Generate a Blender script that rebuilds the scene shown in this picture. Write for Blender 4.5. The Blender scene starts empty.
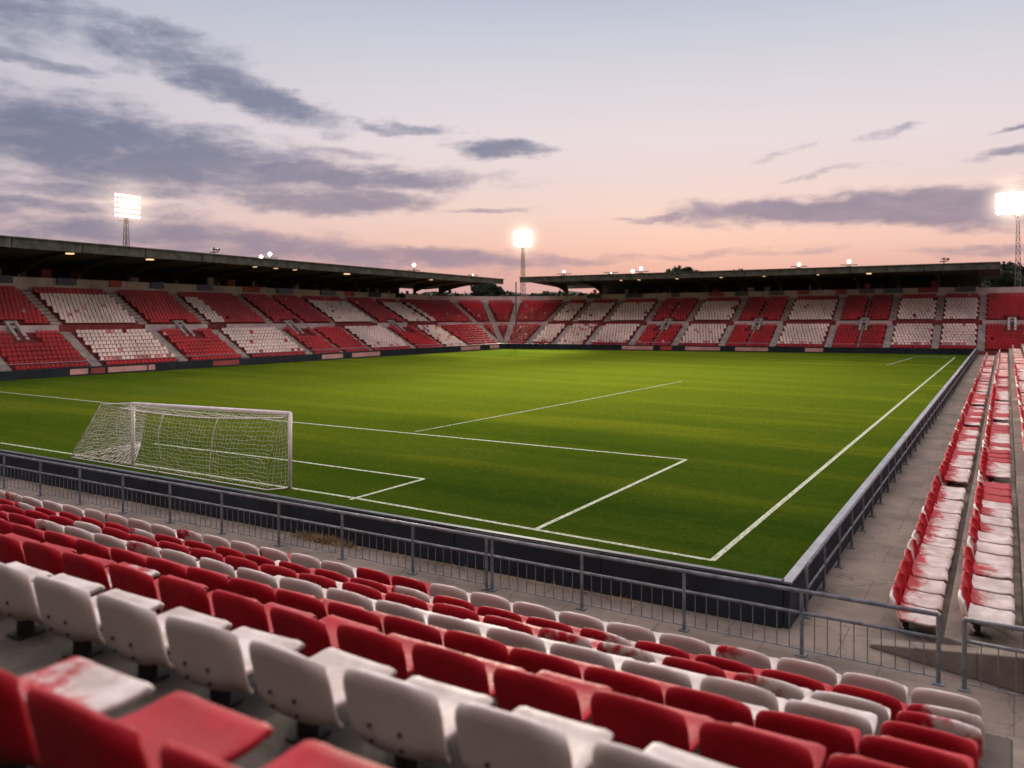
import bpy, bmesh, math, random
from mathutils import Vector, Matrix
random.seed(7)
R = math.radians
K = 0.75                      # model units -> metres, applied at the very end
H = 6.0; F = 836.0; HOR = 303.0
YAW = math.atan(502/836.0); CY, SY = math.cos(YAW), math.sin(YAW)
scene = bpy.context.scene
col = scene.collection

def G(px, py, z=0.0):
    """world point at height z seen at that place of the photograph"""
    Z = (H - z)*F/(py - HOR); X = (px - 512)/F*Z
    return Vector((CY*X - SY*Z, SY*X + CY*Z, z))
def proj(v):
    X = CY*v[0] + SY*v[1]; Z = -SY*v[0] + CY*v[1]
    if Z < 0.2: return None
    return (512 + F*X/Z, HOR + F*(H - v[2])/Z, Z)

# ------------------------------------------------------------------ colour and materials
def lin(r, g, b):
    f = lambda c: (c/255/12.92) if c/255 <= .04045 else ((c/255 + .055)/1.055)**2.4
    return (f(r), f(g), f(b), 1)
def nm(name):
    m = bpy.data.materials.new(name); m.use_nodes = True
    nt = m.node_tree; b = nt.nodes['Principled BSDF']
    return m, nt, b
def N(nt, t, **kw):
    n = nt.nodes.new(t)
    for k, v in kw.items():
        if k in n.inputs: n.inputs[k].default_value = v
        else: setattr(n, k, v)
    return n
def math_(nt, op, a, b=None, c=None, clamp=False):
    n = nt.nodes.new('ShaderNodeMath'); n.operation = op; n.use_clamp = clamp
    for i, v in enumerate((a, b, c)):
        if v is None: continue
        if isinstance(v, (int, float)): n.inputs[i].default_value = v
        else: nt.links.new(v, n.inputs[i])
    return n.outputs[0]
def sstep(nt, v, lo, hi, a=0., b=1.):
    n = nt.nodes.new('ShaderNodeMapRange'); n.interpolation_type = 'SMOOTHSTEP'
    nt.links.new(v, n.inputs[0])
    n.inputs[1].default_value = lo; n.inputs[2].default_value = hi
    n.inputs[3].default_value = a; n.inputs[4].default_value = b
    return n.outputs[0]
def mix(nt, f, a, b, mode='MIX'):
    n = nt.nodes.new('ShaderNodeMix'); n.data_type = 'RGBA'; n.blend_type = mode
    for s, v in ((n.inputs[0], f), (n.inputs[6], a), (n.inputs[7], b)):
        if isinstance(v, (int, float, tuple)): s.default_value = v
        else: nt.links.new(v, s)
    return n.outputs[2]
def noise(nt, vec, scale, detail=4, rough=.55, dist=0., w=None):
    n = nt.nodes.new('ShaderNodeTexNoise')
    n.inputs['Scale'].default_value = scale; n.inputs['Detail'].default_value = detail
    n.inputs['Roughness'].default_value = rough; n.inputs['Distortion'].default_value = dist
    if w is not None:
        n.noise_dimensions = '4D'; nt.links.new(w, n.inputs['W'])
    if vec is not None: nt.links.new(vec, n.inputs['Vector'])
    return n.outputs[0]
def vmap(nt, vec, scale=(1,1,1), rot=(0,0,0), loc=(0,0,0)):
    n = nt.nodes.new('ShaderNodeMapping'); nt.links.new(vec, n.inputs[0])
    n.inputs['Location'].default_value = loc; n.inputs['Rotation'].default_value = rot
    n.inputs['Scale'].default_value = scale
    return n.outputs[0]
def bump(nt, b, h, strength=.3, dist=.02):
    n = nt.nodes.new('ShaderNodeBump'); n.inputs['Strength'].default_value = strength
    n.inputs['Distance'].default_value = dist
    nt.links.new(h, n.inputs['Height']); nt.links.new(n.outputs[0], b.inputs['Normal'])
def objco(nt):
    return nt.nodes.new('ShaderNodeTexCoord').outputs['Object']

def simple(name, c, rough=.6, metal=0., var=.25, scale=3., bmp=0.1):
    m, nt, b = nm(name); co = objco(nt)
    n = noise(nt, co, scale, 5, .6)
    dark = tuple(x*(1-var) for x in c[:3]) + (1,); lite = tuple(min(1, x*(1+var)) for x in c[:3]) + (1,)
    nt.links.new(mix(nt, sstep(nt, n, .3, .7), dark, lite), b.inputs['Base Color'])
    b.inputs['Roughness'].default_value = rough; b.inputs['Metallic'].default_value = metal
    if bmp: bump(nt, b, noise(nt, co, scale*6, 3), bmp)
    return m
def emit(name, c, s):
    m = bpy.data.materials.new(name); m.use_nodes = True; nt = m.node_tree
    nt.nodes.remove(nt.nodes['Principled BSDF'])
    e = N(nt, 'ShaderNodeEmission'); e.inputs[0].default_value = c; e.inputs[1].default_value = s
    nt.links.new(e.outputs[0], nt.nodes['Material Output'].inputs[0]); m.cycles.emission_sampling = 'NONE'; return m

RED = (.45, .0085, .020, 1); RED2 = (.32, .006, .014, 1); WHT = (.74, .68, .67, 1); WHT2 = (.52, .45, .42, 1)
def seat_mat(name, kind):
    m, nt, b = nm(name); co = objco(nt)
    oi = nt.nodes.new('ShaderNodeObjectInfo'); rnd = oi.outputs['Random']
    w = math_(nt, 'MULTIPLY', rnd, 40.)
    n1 = noise(nt, co, 2.2, 5, .6, .3, w); n2 = noise(nt, co, 14., 5, .65, 0, w)
    redc = mix(nt, sstep(nt, n1, .3, .75), RED2, RED)
    redc = mix(nt, sstep(nt, n2, .56, .78, 0, .26), redc, (.38, .08, .09, 1))
    whc = mix(nt, sstep(nt, n1, .35, .7), WHT2, WHT)
    whc = mix(nt, sstep(nt, n2, .6, .75, 0, .4), whc, (.36, .30, .27, 1))
    # dust and sun bleaching on upper red faces; steep white faces tan
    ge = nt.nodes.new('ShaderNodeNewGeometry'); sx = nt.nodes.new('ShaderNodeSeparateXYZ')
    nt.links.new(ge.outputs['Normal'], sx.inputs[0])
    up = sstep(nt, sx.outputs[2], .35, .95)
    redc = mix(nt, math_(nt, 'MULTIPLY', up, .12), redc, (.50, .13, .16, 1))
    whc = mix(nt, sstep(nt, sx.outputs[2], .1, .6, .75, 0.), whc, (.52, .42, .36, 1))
    sp = nt.nodes.new('ShaderNodeSeparateXYZ'); nt.links.new(co, sp.inputs[0])
    if kind == 'red': c = redc
    elif kind == 'white': c = whc
    else:
        n3 = noise(nt, co, 3.0, 4, .6, .5, w)
        t = math_(nt, 'ADD', math_(nt, 'MULTIPLY', n3, 1.3), math_(nt, 'MULTIPLY', rnd, .25))
        if kind == 'faded':      # red at the back edge, worn to white towards the front
            t = math_(nt, 'ADD', t, math_(nt, 'MULTIPLY', sp.outputs[1], 1.15))
            t = math_(nt, 'ADD', t, math_(nt, 'MULTIPLY', math_(nt, 'SUBTRACT', n2, .5), .45))
            f = sstep(nt, t, 1.02, 1.38)
        else:                    # patchy: white with red showing through
            t = math_(nt, 'ADD', t, math_(nt, 'MULTIPLY', sp.outputs[0], .5))
            t = math_(nt, 'ADD', t, math_(nt, 'MULTIPLY', math_(nt, 'SUBTRACT', n2, .5), .35))
            f = sstep(nt, t, .58, .84)
        c = mix(nt, f, redc, whc)
    # dirt low down
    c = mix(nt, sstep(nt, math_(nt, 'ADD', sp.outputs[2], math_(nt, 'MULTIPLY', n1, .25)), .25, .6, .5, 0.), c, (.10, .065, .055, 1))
    nt.links.new(c, b.inputs['Base Color'])
    nt.links.new(sstep(nt, n2, .3, .8, .50, .75), b.inputs['Roughness']); b.inputs['Specular IOR Level'].default_value = .22
    bump(nt, b, n2, .12, .01)
    return m
M = {}
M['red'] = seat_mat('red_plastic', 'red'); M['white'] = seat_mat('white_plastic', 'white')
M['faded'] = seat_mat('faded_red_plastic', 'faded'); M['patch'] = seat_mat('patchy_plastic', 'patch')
M['bracket'] = simple('dark_bracket', (.035, .03, .028, 1), .6, .5, .4, 8)
M['steel'] = simple('galvanised_steel', (.155, .168, .195, 1), .45, .25, .35, 5, .05)
M['farred'] = simple('far_red_plastic', (.37, .010, .020, 1), .5, 0, .3, .25, 0)
M['farwhite'] = simple('far_white_plastic', (.66, .53, .49, 1), .5, 0, .18, .25, 0)
M['farpink'] = simple('far_worn_plastic', (.50, .20, .20, 1), .5, 0, .5, 1.2, 0)
M['tier'] = simple('tier_concrete', (.20, .028, .030, 1), .85, 0, .3, .8)
M['aisle'] = simple('aisle_concrete', (.34, .30, .28, 1), .85, 0, .25, .8)
M['wallwhite'] = simple('painted_wall', (.48, .38, .38, 1), .8, 0, .25, .35)
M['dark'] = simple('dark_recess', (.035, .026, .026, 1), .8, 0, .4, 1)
M['glass'] = simple('dark_glass', (.02, .025, .03, 1), .12, 0, .3, 1, 0)
M['roof'] = simple('roof_sheet', (.05, .046, .036, 1), .8, 0, .35, .6)
M['fascia'] = simple('fascia_concrete', (.085, .085, .072, 1), .85, 0, .45, 1.3, .3)
M['beam'] = simple('roof_beam', (.03, .026, .022, 1), .7, 0, .3, 2)
M['column'] = simple('rust_column', (.12, .045, .04, 1), .7, 0, .4, 2)
M['board'] = simple('navy_board', (.008, .012, .022, 1), .85, 0, .5, .7, .05)
M['cap'] = simple('board_cap', (.20, .22, .27, 1), .5, .1, .3, 1.2)
M['capnear'] = simple('dark_near_cap', (.06, .07, .10, 1), .6, .1, .3, 1.2)
M['capfar'] = simple('dark_cap', (.02, .03, .05, 1), .5, .1, .3, 1.2)
M['banner'] = simple('pink_banner', (.60, .30, .30, 1), .6, 0, .2, .6)
M['bannerred'] = simple('red_banner', (.35, .05, .05, 1), .6, 0, .3, .6)
M['paint'] = simple('goal_paint', (.72, .66, .66, 1), .4, 0, .12, 3, 0)
M['net'] = simple('net_cord', (.62, .56, .54, 1), .8, 0, .15, 3, 0)
M['mast'] = simple('mast_steel', (.16, .14, .14, 1), .5, .4, .3, 2, 0)
M['lamp'] = emit('lamp_glow', (1., .84, .60, 1), 9.)
M['lampfar'] = emit('lamp_glow_far', (1., .86, .66, 1), 60.)
M['bulb'] = emit('small_bulb', (1., .86, .70, 1), 14.)
M['warm'] = emit('under_roof_lamp', (1., .62, .30, 1), 1.6)

def line_mat():
    m, nt, b = nm('line_paint'); co = objco(nt)
    n = noise(nt, co, 9, 6, .7)
    nt.links.new(mix(nt, sstep(nt, n, .38, .60), (.14, .20, .06, 1), (.46, .48, .41, 1)), b.inputs['Base Color'])
    b.inputs['Roughness'].default_value = .9; return m
M['line'] = line_mat()
def grass_mat():
    m, nt, b = nm('turf'); co = objco(nt)
    big = noise(nt, vmap(nt, co, (1, .55, 1), (0, 0, R(12))), .055, 4, .55)
    streak = noise(nt, vmap(nt, co, (.035, .30, 1), (0, 0, YAW*0.95)), 1., 5, .6)
    fine = noise(nt, co, 7., 6, .75); mid = noise(nt, co, 1.1, 5, .6)
    c = mix(nt, sstep(nt, big, .38, .62), (.054, .094, .010, 1), (.095, .134, .011, 1))
    c = mix(nt, sstep(nt, streak, .48, .64, 0, .75), c, (.175, .195, .015, 1))
    c = mix(nt, sstep(nt, streak, .34, .48, .55, 0), c, (.032, .068, .007, 1))
    # mowing bands
    sp = nt.nodes.new('ShaderNodeSeparateXYZ'); nt.links.new(co, sp.inputs[0])
    band = math_(nt, 'SINE', math_(nt, 'MULTIPLY', math_(nt, 'ADD', sp.outputs[1], math_(nt, 'MULTIPLY', mid, .6)), .62))
    c = mix(nt, sstep(nt, band, -.3, .3, 0, .24), c, (.022, .062, .003, 1))
    c = mix(nt, sstep(nt, mid, .45, .72, 0, .35), c, (.14, .160, .012, 1))
    cl = noise(nt, co, 3.2, 6, .8)
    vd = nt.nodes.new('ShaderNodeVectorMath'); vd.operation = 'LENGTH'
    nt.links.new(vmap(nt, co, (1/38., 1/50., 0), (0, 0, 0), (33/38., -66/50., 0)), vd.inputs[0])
    lit_mid = math_(nt, 'ADD', vd.outputs['Value'], math_(nt, 'MULTIPLY', math_(nt, 'SUBTRACT', big, .5), 1.2))
    c = mix(nt, sstep(nt, lit_mid, .25, 1.25, .58, 0), c, (.180, .218, .017, 1))     # floodlit middle put into the turf colour as brighter yellow
    c = mix(nt, sstep(nt, lit_mid, .70, 1.25, 0, .50), c, (.018, .050, .009, 1))  # edges darkened: shade put into the turf colour
    c = mix(nt, sstep(nt, cl, .40, .62, .22, 0), c, (.016, .045, .002, 1))
    c = mix(nt, sstep(nt, fine, .35, .65, .42, 0), c, (.012, .038, .002, 1))
    c = mix(nt, sstep(nt, fine, .60, .80, 0, .28), c, (.13, .17, .010, 1))
    nt.links.new(c, b.inputs['Base Color']); b.inputs['Roughness'].default_value = .95
    b.inputs['Specular IOR Level'].default_value = 0.
    bump(nt, b, noise(nt, co, 16, 6, .8), .9, .08)
    return m
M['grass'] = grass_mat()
def concrete_mat(name, base, slab=(1.9, 1.5), rot=0., dirt=.55):
    m, nt, b = nm(name); co = objco(nt)
    n1 = noise(nt, co, .5, 6, .65); n2 = noise(nt, co, 3.2, 6, .7); n3 = noise(nt, co, 28, 4, .7)
    br = nt.nodes.new('ShaderNodeTexBrick'); nt.links.new(vmap(nt, co, (1, 1, 1), (0, 0, rot)), br.inputs[0])
    br.inputs['Scale'].default_value = 1.; br.inputs['Brick Width'].default_value = slab[0]
    br.inputs['Row Height'].default_value = slab[1]; br.inputs['Mortar Size'].default_value = .012
    br.inputs['Color1'].default_value = (1, 1, 1, 1); br.inputs['Color2'].default_value = (.86, .86, .86, 1)
    br.inputs['Mortar'].default_value = (.55, .52, .5, 1); br.offset = .37
    d = tuple(x*dirt for x in base[:3]) + (1,)
    c = mix(nt, sstep(nt, n1, .33, .66), d, base)
    c = mix(nt, sstep(nt, n2, .52, .72, 0, .5), c, tuple(x*.5 for x in base[:3]) + (1,))
    c = mix(nt, sstep(nt, n3, .5, .75, 0, .3), c, tuple(min(1, x*1.6) for x in base[:3]) + (1,))
    c = mix(nt, 1., c, br.outputs[0], 'MULTIPLY')
    vo = nt.nodes.new('ShaderNodeTexVoronoi'); vo.feature = 'DISTANCE_TO_EDGE'; vo.inputs['Scale'].default_value = .42
    nw = nt.nodes.new('ShaderNodeVectorMath'); nw.operation = 'ADD'; nz = nt.nodes.new('ShaderNodeTexNoise')
    nz.inputs['Scale'].default_value = 1.4; nz.inputs['Detail'].default_value = 6
    nt.links.new(co, nz.inputs['Vector']); nt.links.new(co, nw.inputs[0]); nt.links.new(nz.outputs['Color'], nw.inputs[1])
    nt.links.new(nw.outputs[0], vo.inputs['Vector'])
    c = mix(nt, sstep(nt, vo.outputs['Distance'], .0, .014, .45, 0.), c, (.04, .035, .03, 1))
    nt.links.new(c, b.inputs['Base Color']); b.inputs['Roughness'].default_value = .85
    bump(nt, b, n2, .35, .03); return m
M['walk'] = concrete_mat('walkway_concrete', (.25, .202, .168, 1))
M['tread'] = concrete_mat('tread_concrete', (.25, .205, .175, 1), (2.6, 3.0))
M['treadnear'] = concrete_mat('shaded_tread_concrete', (.115, .092, .080, 1), (2.6, 3.0))  # tread concrete darkened to carry the shade under the seats
M['ground'] = simple('ground_earth', (.05, .055, .03, 1), .95, 0, .4, .02, 0)
M['hill'] = simple('hill_scrub', (.020, .026, .016, 1), .95, 0, .5, .06, 0)
M['leaf'] = simple('tree_leaf', (.022, .032, .016, 1), .9, 0, .5, .3, 0)
M['bark'] = simple('bark', (.04, .03, .02, 1), .9, 0, .4, 3)
M['straw'] = simple('dry_grass', (.34, .22, .09, 1), .9, 0, .4, 4, 0)

# ------------------------------------------------------------------ mesh building
class MB:
    def __init__(s): s.v = []; s.f = []; s.m = []
    def quad(s, pts, mi=0):
        i = len(s.v); s.v += [tuple(p) for p in pts]; s.f.append(tuple(range(i, i+len(pts)))); s.m.append(mi)
    def hexa(s, p, mi=0):      # 8 points: bottom 4 ccw, top 4 ccw
        i = len(s.v); s.v += [tuple(q) for q in p]
        for f in ((3,2,1,0), (4,5,6,7), (0,1,5,4), (1,2,6,5), (2,3,7,6), (3,0,4,7)):
            s.f.append(tuple(i+k for k in f)); s.m.append(mi)
    def box(s, x0, x1, y0, y1, z0, z1, mi=0):
        s.hexa([(x0,y0,z0),(x1,y0,z0),(x1,y1,z0),(x0,y1,z0),(x0,y0,z1),(x1,y0,z1),(x1,y1,z1),(x0,y1,z1)], mi)
    def tube(s, pts, r, n=8, mi=0, cap=True, r2=None):
        pts = [Vector(p) for p in pts]; L = len(pts); i0 = len(s.v)
        up = None
        for k, p in enumerate(pts):
            d = (pts[min(k+1, L-1)] - pts[max(k-1, 0)]).normalized()
            a = Vector((0, 0, 1)) if abs(d.z) < .9 else Vector((1, 0, 0))
            u = d.cross(a).normalized(); w = d.cross(u).normalized()
            rr = r if r2 is None else r + (r2-r)*k/(L-1)
            for j in range(n):
                t = 2*math.pi*j/n; s.v.append(tuple(p + u*math.cos(t)*rr + w*math.sin(t)*rr))
        for k in range(L-1):
            for j in range(n):
                a = i0+k*n+j; b = i0+k*n+(j+1) % n
                s.f.append((a, b, b+n, a+n)); s.m.append(mi)
        if cap:
            s.f.append(tuple(i0+j for j in reversed(range(n)))); s.m.append(mi)
            s.f.append(tuple(i0+(L-1)*n+j for j in range(n))); s.m.append(mi)
    def ball(s, c, r, n=8, mi=0):
        i0 = len(s.v); rings = n//2
        for a in range(rings+1):
            th = math.pi*a/rings
            for j in range(n):
                t = 2*math.pi*j/n
                s.v.append((c[0]+r*math.sin(th)*math.cos(t), c[1]+r*math.sin(th)*math.sin(t), c[2]+r*math.cos(th)))
        for a in range(rings):
            for j in range(n):
                p = i0+a*n+j; q = i0+a*n+(j+1) % n
                s.f.append((p, p+n, q+n, q)); s.m.append(mi)
    def mesh(s, name, mats, smooth=False, center=None):
        me = bpy.data.meshes.new(name)
        c = Vector(center) if center is not None else Vector((0,0,0))
        me.from_pydata([tuple(Vector(p)-c) for p in s.v], [], s.f)
        for m in mats: me.materials.append(m)
        me.polygons.foreach_set('material_index', s.m)
        if smooth: me.polygons.foreach_set('use_smooth', [True]*len(me.polygons))
        me.update(); return me
    def build(s, name, mat, parent=None, smooth=False, bevel=0, center=None):
        """center: world origin of the parent thing (children are local to it)"""
        mats = mat if isinstance(mat, (list, tuple)) else [mat]
        me = s.mesh(name, mats, smooth, center)
        o = bpy.data.objects.new(name, me); col.objects.link(o)
        if parent is not None: o.parent = parent
        elif center is not None: o.location = center
        if bevel:
            b = o.modifiers.new('bevel', 'BEVEL'); b.width = bevel; b.segments = 2; b.limit_method = 'ANGLE'
        return o
def tag(o, label=None, cat=None, group=None, kind=None):
    if label: o['label'] = label
    if cat: o['category'] = cat
    if group: o['group'] = group
    if kind: o['kind'] = kind
    return o
def empty(name, loc, label, cat, group=None):
    o = bpy.data.objects.new(name, None); col.objects.link(o); o.location = loc
    o.empty_display_size = .2
    return tag(o, label, cat, group)

# ------------------------------------------------------------------ ground, turf, markings
m = MB(); m.quad([(-3000, -3000, -.06), (3000, -3000, -.06), (3000, 3000, -.06), (-3000, 3000, -.06)])
tag(m.build('ground', M['ground']), kind='structure')

XB = -3.72; YB = 15.76                      # the near right corner of the perimeter boards
P_left0 = G(0, 381); P_corner = Vector((-57.3, 93.4, 0)); P_right = Vector((-3.8, 110.4, 0))
ldir = (P_corner - P_left0).normalized()
P_leftx = P_left0 - ldir*((P_left0.y - YB)/ldir.y)
m = MB()
m.quad([(XB+.02, YB-.02, .004), (P_right.x, P_right.y, .004), (P_corner.x, P_corner.y, .004), (P_leftx.x, YB-.02, .004)])
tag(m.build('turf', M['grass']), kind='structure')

def stripe(pts, w, name='pitch_marking', z=.009):
    m = MB()
    for a, b in zip(pts[:-1], pts[1:]):
        a = Vector(a); b = Vector(b); d = (b-a); d.z = 0; d.normalize(); n = Vector((-d.y, d.x, 0))*w/2
        seg = max(1, int((b-a).length/3)); prev = None
        for k in range(seg):
            p = a+(b-a)*k/seg; q = a+(b-a)*(k+1)/seg
            m.quad([(p-n).xy[:]+(z,), (q-n).xy[:]+(z,), (q+n).xy[:]+(z,), (p+n).xy[:]+(z,)][::1])
    return m
LW = .145
marks = [([G(712,561), G(955,357.3)], .15), ([G(712,560.6), G(350,497.5), G(0,443)], LW),
         ([G(537,529), G(686,460)], LW), ([G(687,460), G(290,422), G(0,392), G(-300,360)], LW),
         ([G(350,500), G(424,479.3)], LW), ([G(424.5,479.3), G(292,461), G(154,444)], LW),
         ([G(415,432), G(560,405), G(682,381.5)], .075), ([G(954,357.4), G(913,356.5)], .26),
         
         ([G(886.5,365.5), G(913.5,357.6)], .12), ]
m = MB(); zz = .009
for pts, w in marks:
    q = stripe(pts, w, z=zz); zz += .0012
    o = len(m.v); m.v += q.v; m.f += [tuple(i+o for i in f) for f in q.f]; m.m += q.m
tag(m.build('pitch_markings', M['line']), kind='structure')

# walkway between boards and stands (near side and right side)
m = MB()
m.quad([(-80, 13.35, .0), (12, 13.35, .0), (12, YB+.02, .0), (-80, YB+.02, .0)])
m.quad([(XB-.02, YB+.02, .0), (12, YB+.02, .0), (12, 126, .0), (XB-.02, 126, .0)])
tag(m.build('walkway', M['walk']), kind='structure')

# ------------------------------------------------------------------ perimeter boards
def board_run(name, a, b, h, thick, label, capw, nposts, capmat='cap', side=1, banners=()):
    a = Vector(a); b = Vector(b); a.z = b.z = 0
    root = empty(name, (a+b)/2, label, 'advertising boards', 'perimeter boards round the pitch'); c = root.location.copy()
    L = (b-a).length; d = (b-a)/L; n = Vector((-d.y, d.x, 0))*side
    cnt = max(1, int(L/3.6)); m = MB()
    for k in range(cnt):
        p = a+d*(L*k/cnt+.012); q = a+d*(L*(k+1)/cnt-.012)
        j = random.uniform(-.01, .01)
        m.hexa([p+Vector((0,0,.015)), q+Vector((0,0,.015)), q+n*thick+Vector((0,0,.015)), p+n*thick+Vector((0,0,.015)),
                p+Vector((0,0,h+j)), q+Vector((0,0,h+j)), q+n*thick+Vector((0,0,h+j)), p+n*thick+Vector((0,0,h+j))])
    m.build('board_panel', M['board'], root, center=c)
    m = MB(); o = n*((thick-capw)/2)
    z0, z1 = h+.012, h+.052
    p, q = a+o, b+o
    m.hexa([p+Vector((0,0,z0)), q+Vector((0,0,z0)), q+n*capw+Vector((0,0,z0)), p+n*capw+Vector((0,0,z0)),
            p+Vector((0,0,z1)), q+Vector((0,0,z1)), q+n*capw+Vector((0,0,z1)), p+n*capw+Vector((0,0,z1))])
    m.build('top_cap', M[capmat], root, center=c)
    for (s0, s1, mt) in banners:
        m = MB(); p = a+d*s0*L-n*.012; q = a+d*s1*L-n*.012
        m.hexa([p+Vector((0,0,.20*h)), q+Vector((0,0,.20*h)), q+n*.01+Vector((0,0,.20*h)), p+n*.01+Vector((0,0,.20*h)),
                p+Vector((0,0,.86*h)), q+Vector((0,0,.86*h)), q+n*.01+Vector((0,0,.86*h)), p+n*.01+Vector((0,0,.86*h))])
        m.build('banner', M[mt], root, center=c)
    return root
board_run('perimeter_board', (XB+.085, YB, 0), (P_leftx.x, YB, 0), .83, .10, 'dark navy board wall with pale top edge along the near end of the pitch', .13, 0, 'capnear', side=-1)
board_run('perimeter_board', (XB+.09, YB, 0), (P_right.x+.10, P_right.y-.3, 0), .83, .10, 'dark board wall with grey cap between the touchline and the right walkway', .18, 0, side=-1)
def s_on(a, b, px):
    """fraction along the base line a-b seen at column px"""
    r = (px-512)/F; dx = CY*r - SY; dy = SY*r + CY
    # a + s(b-a) = Z(dx,dy)
    ex, ey = b.x-a.x, b.y-a.y
    det = ex*(-dy) + dx*ey
    s = (-a.x*(-dy) + (-dx)*a.y)/det if False else ((-a.x)*(-dy) - (-a.y)*(-dx))/(ex*(-dy) - ey*(-dx))
    return s
LA, LB = P_leftx, P_corner
bl = [(70, 88, 'banner'), (91, 105, 'bannerred'), (108, 147, 'banner'), (148.5, 155, 'banner'), (213, 239, 'bannerred'),
      (322, 343, 'banner'), (352, 380, 'banner'), (461, 480, 'banner'), (490, 499, 'banner')]
board_run('perimeter_board', LA, LB, .68, .10, 'dark board wall with pink panels in front of the left stand', .14, 0, 'capfar', 1,
          [(s_on(LA, LB, a), s_on(LA, LB, b), t) for a, b, t in bl])
bf = [(622, 653, 'banner'), (685, 720, 'banner'), (735, 768, 'banner'), (805, 823, 'banner'), (660, 672, 'bannerred')]
board_run('perimeter_board', P_corner, P_right, .66, .10, 'dark board wall with pink panels in front of the far stand', .14, 0, 'capfar', 1,
          [(s_on(P_corner, P_right, a), s_on(P_corner, P_right, b), t) for a, b, t in bf])

# ------------------------------------------------------------------ railings
def railing(name, a, b, spacing, h, label, midz, bar=.20, first_double=(), offs=0):
    a = Vector(a); b = Vector(b); L = (b-a).length; d = (b-a)/L
    root = empty(name, a, label, 'railing', 'grey steel railings beside the walkways'); c = a
    m = MB(); m.tube([a+Vector((0,0,h)), b+Vector((0,0,h))], .036, 10); m.build('top_rail', M['steel'], root, True, center=c)
    m = MB(); m.tube([a+Vector((0,0,midz)), b+Vector((0,0,midz))], .030, 8); m.build('middle_rail', M['steel'], root, True, center=c)
    ss = []; s = 0.
    while s < L-.4*spacing: ss.append(s); s += spacing
    ss.append(L)
    for i, s in enumerate(ss):
        for dd in ((0, .14) if i in first_double else (0,)):
            p = a+d*(s+dd); m = MB(); m.tube([p, p+Vector((0,0,h))], .034, 8)
            m.box(p.x-.085, p.x+.085, p.y-.085, p.y+.085, .002, .022)
            m.build('post', M['steel'], root, False, center=c)
    if bar:
        for s0, s1 in zip(ss[:-1], ss[1:]):
            m = MB(); n = max(2, int(round((s1-s0)/bar)))
            for k in range(1, n):
                p = a+d*(s0+(s1-s0)*k/n); m.tube([p+Vector((0,0,.10)), p+Vector((0,0,midz-.01))], .0092, 5)
            m.tube([a+d*(s0+.03)+Vector((0,0,.10)), a+d*(s1-.03)+Vector((0,0,.10))], .013, 5)
            m.build('baluster_panel', M['steel'], root, center=c)
    return root
YR = 14.75
railing('railing', (-1.02, YR, 0), (-1.02-2.08*16, YR, 0), 2.08, 1.09, 'long grey steel railing running along the front of the near stand', .72, .205, (4,))
railing('railing', (-.66, YR-.03, 0), (7.6, YR-.03, 0), 2.75, 1.10, 'short grey railing at the right edge beyond the gap', .76, .23)
railing('railing', (XB+.32, 16.6, 0), (XB+.18, 108, 0), 1.75, .97, 'long steel handrail beside the boards of the right touchline', .52, 0)

# ------------------------------------------------------------------ the seat model
def baked(mesh_in, mods):
    o = bpy.data.objects.new('tmp', mesh_in); col.objects.link(o)
    for t, kw in mods:
        md = o.modifiers.new(t, t)
        for k, v in kw.items(): setattr(md, k, v)
    dg = bpy.context.evaluated_depsgraph_get(); dg.update()
    me = bpy.data.meshes.new_from_object(o.evaluated_get(dg)); bpy.data.objects.remove(o)
    for p in me.polygons: p.use_smooth = True
    return me
def grid_mesh(fn, nu, nv):
    m = MB()
    for j in range(nv+1):
        for i in range(nu+1): m.v.append(fn(i/nu, j/nv))
    for j in range(nv):
        for i in range(nu):
            a = j*(nu+1)+i; m.f.append((a, a+1, a+nu+2, a+nu+1)); m.m.append(0)
    return m.mesh('shell', [])
def back_fn(u, v):
    # u across, v up. Rounded top corners, sides wrapped forward
    x = (2*u-1); ax = abs(x)
    wv = .415*(1-.03*(1-v))
    if v > .70:
        q = (v-.70)/.30; wv *= (1-q**3*.12)
    if v < .22:
        q = (.22-v)/.22; wv *= (1-q**2*.05)
    ztop = .80 - .085*ax**6 - .008*ax**2
    zbot = .225 + .085*min(ax, .80)**3
    if ax > .80: zbot -= (ax-.80)*.42
    z = zbot + (ztop-zbot)*v
    lean = .105*(1-v)**1.1 + .012*math.sin(v*3.1)*(1-ax)
    y = lean + .125*max(0, (ax-.62)/.38)**2*(1-.25*v) - .012*math.cos(x*1.5)
    if v > .93: y += .02*((v-.93)/.07)
    if v < .12: y += .05*((.12-v)/.12)
    return (x*wv, y, z)
def pan_fn(u, v):
    x = (2*u-1); ax = abs(x)
    wv = .385
    if v > .80: wv *= 1-((v-.80)/.20)**2.6*.13
    y = .13 + .78*v
    z = .345 + .034*v + .016*math.sin(v*math.pi*1.7+.9) + .028*max(0, (ax-.55)/.45)**2*(1-v*.5)
    if v > .92: z -= .055*((v-.92)/.08)**1.6
    if v < .12: z += .05*((.12-v)/.12)**1.5
    if ax > .93: z -= .025
    return (x*wv, y, z)
back_me = baked(grid_mesh(back_fn, 16, 12), [('SOLIDIFY', dict(thickness=.054, offset=0.)), ('BEVEL', dict(width=.019, segments=3, limit_method='ANGLE', angle_limit=R(50))), ])
pan_me = baked(grid_mesh(pan_fn, 12, 12), [('SOLIDIFY', dict(thickness=.060, offset=0.)), ('BEVEL', dict(width=.016, segments=2, limit_method='ANGLE', angle_limit=R(50)))])
m = MB()
m.box(-.055, .055, .22, .34, .0, .335); m.box(-.11, .11, .15, .42, .0, .025)
m.box(-.05, .05, .10, .70, .275, .315); m.box(-.30, .30, .24, .32, .285, .325)
for sx in (-.28, .28): m.box(sx-.02, sx+.02, .16, .62, .29, .335)
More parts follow.
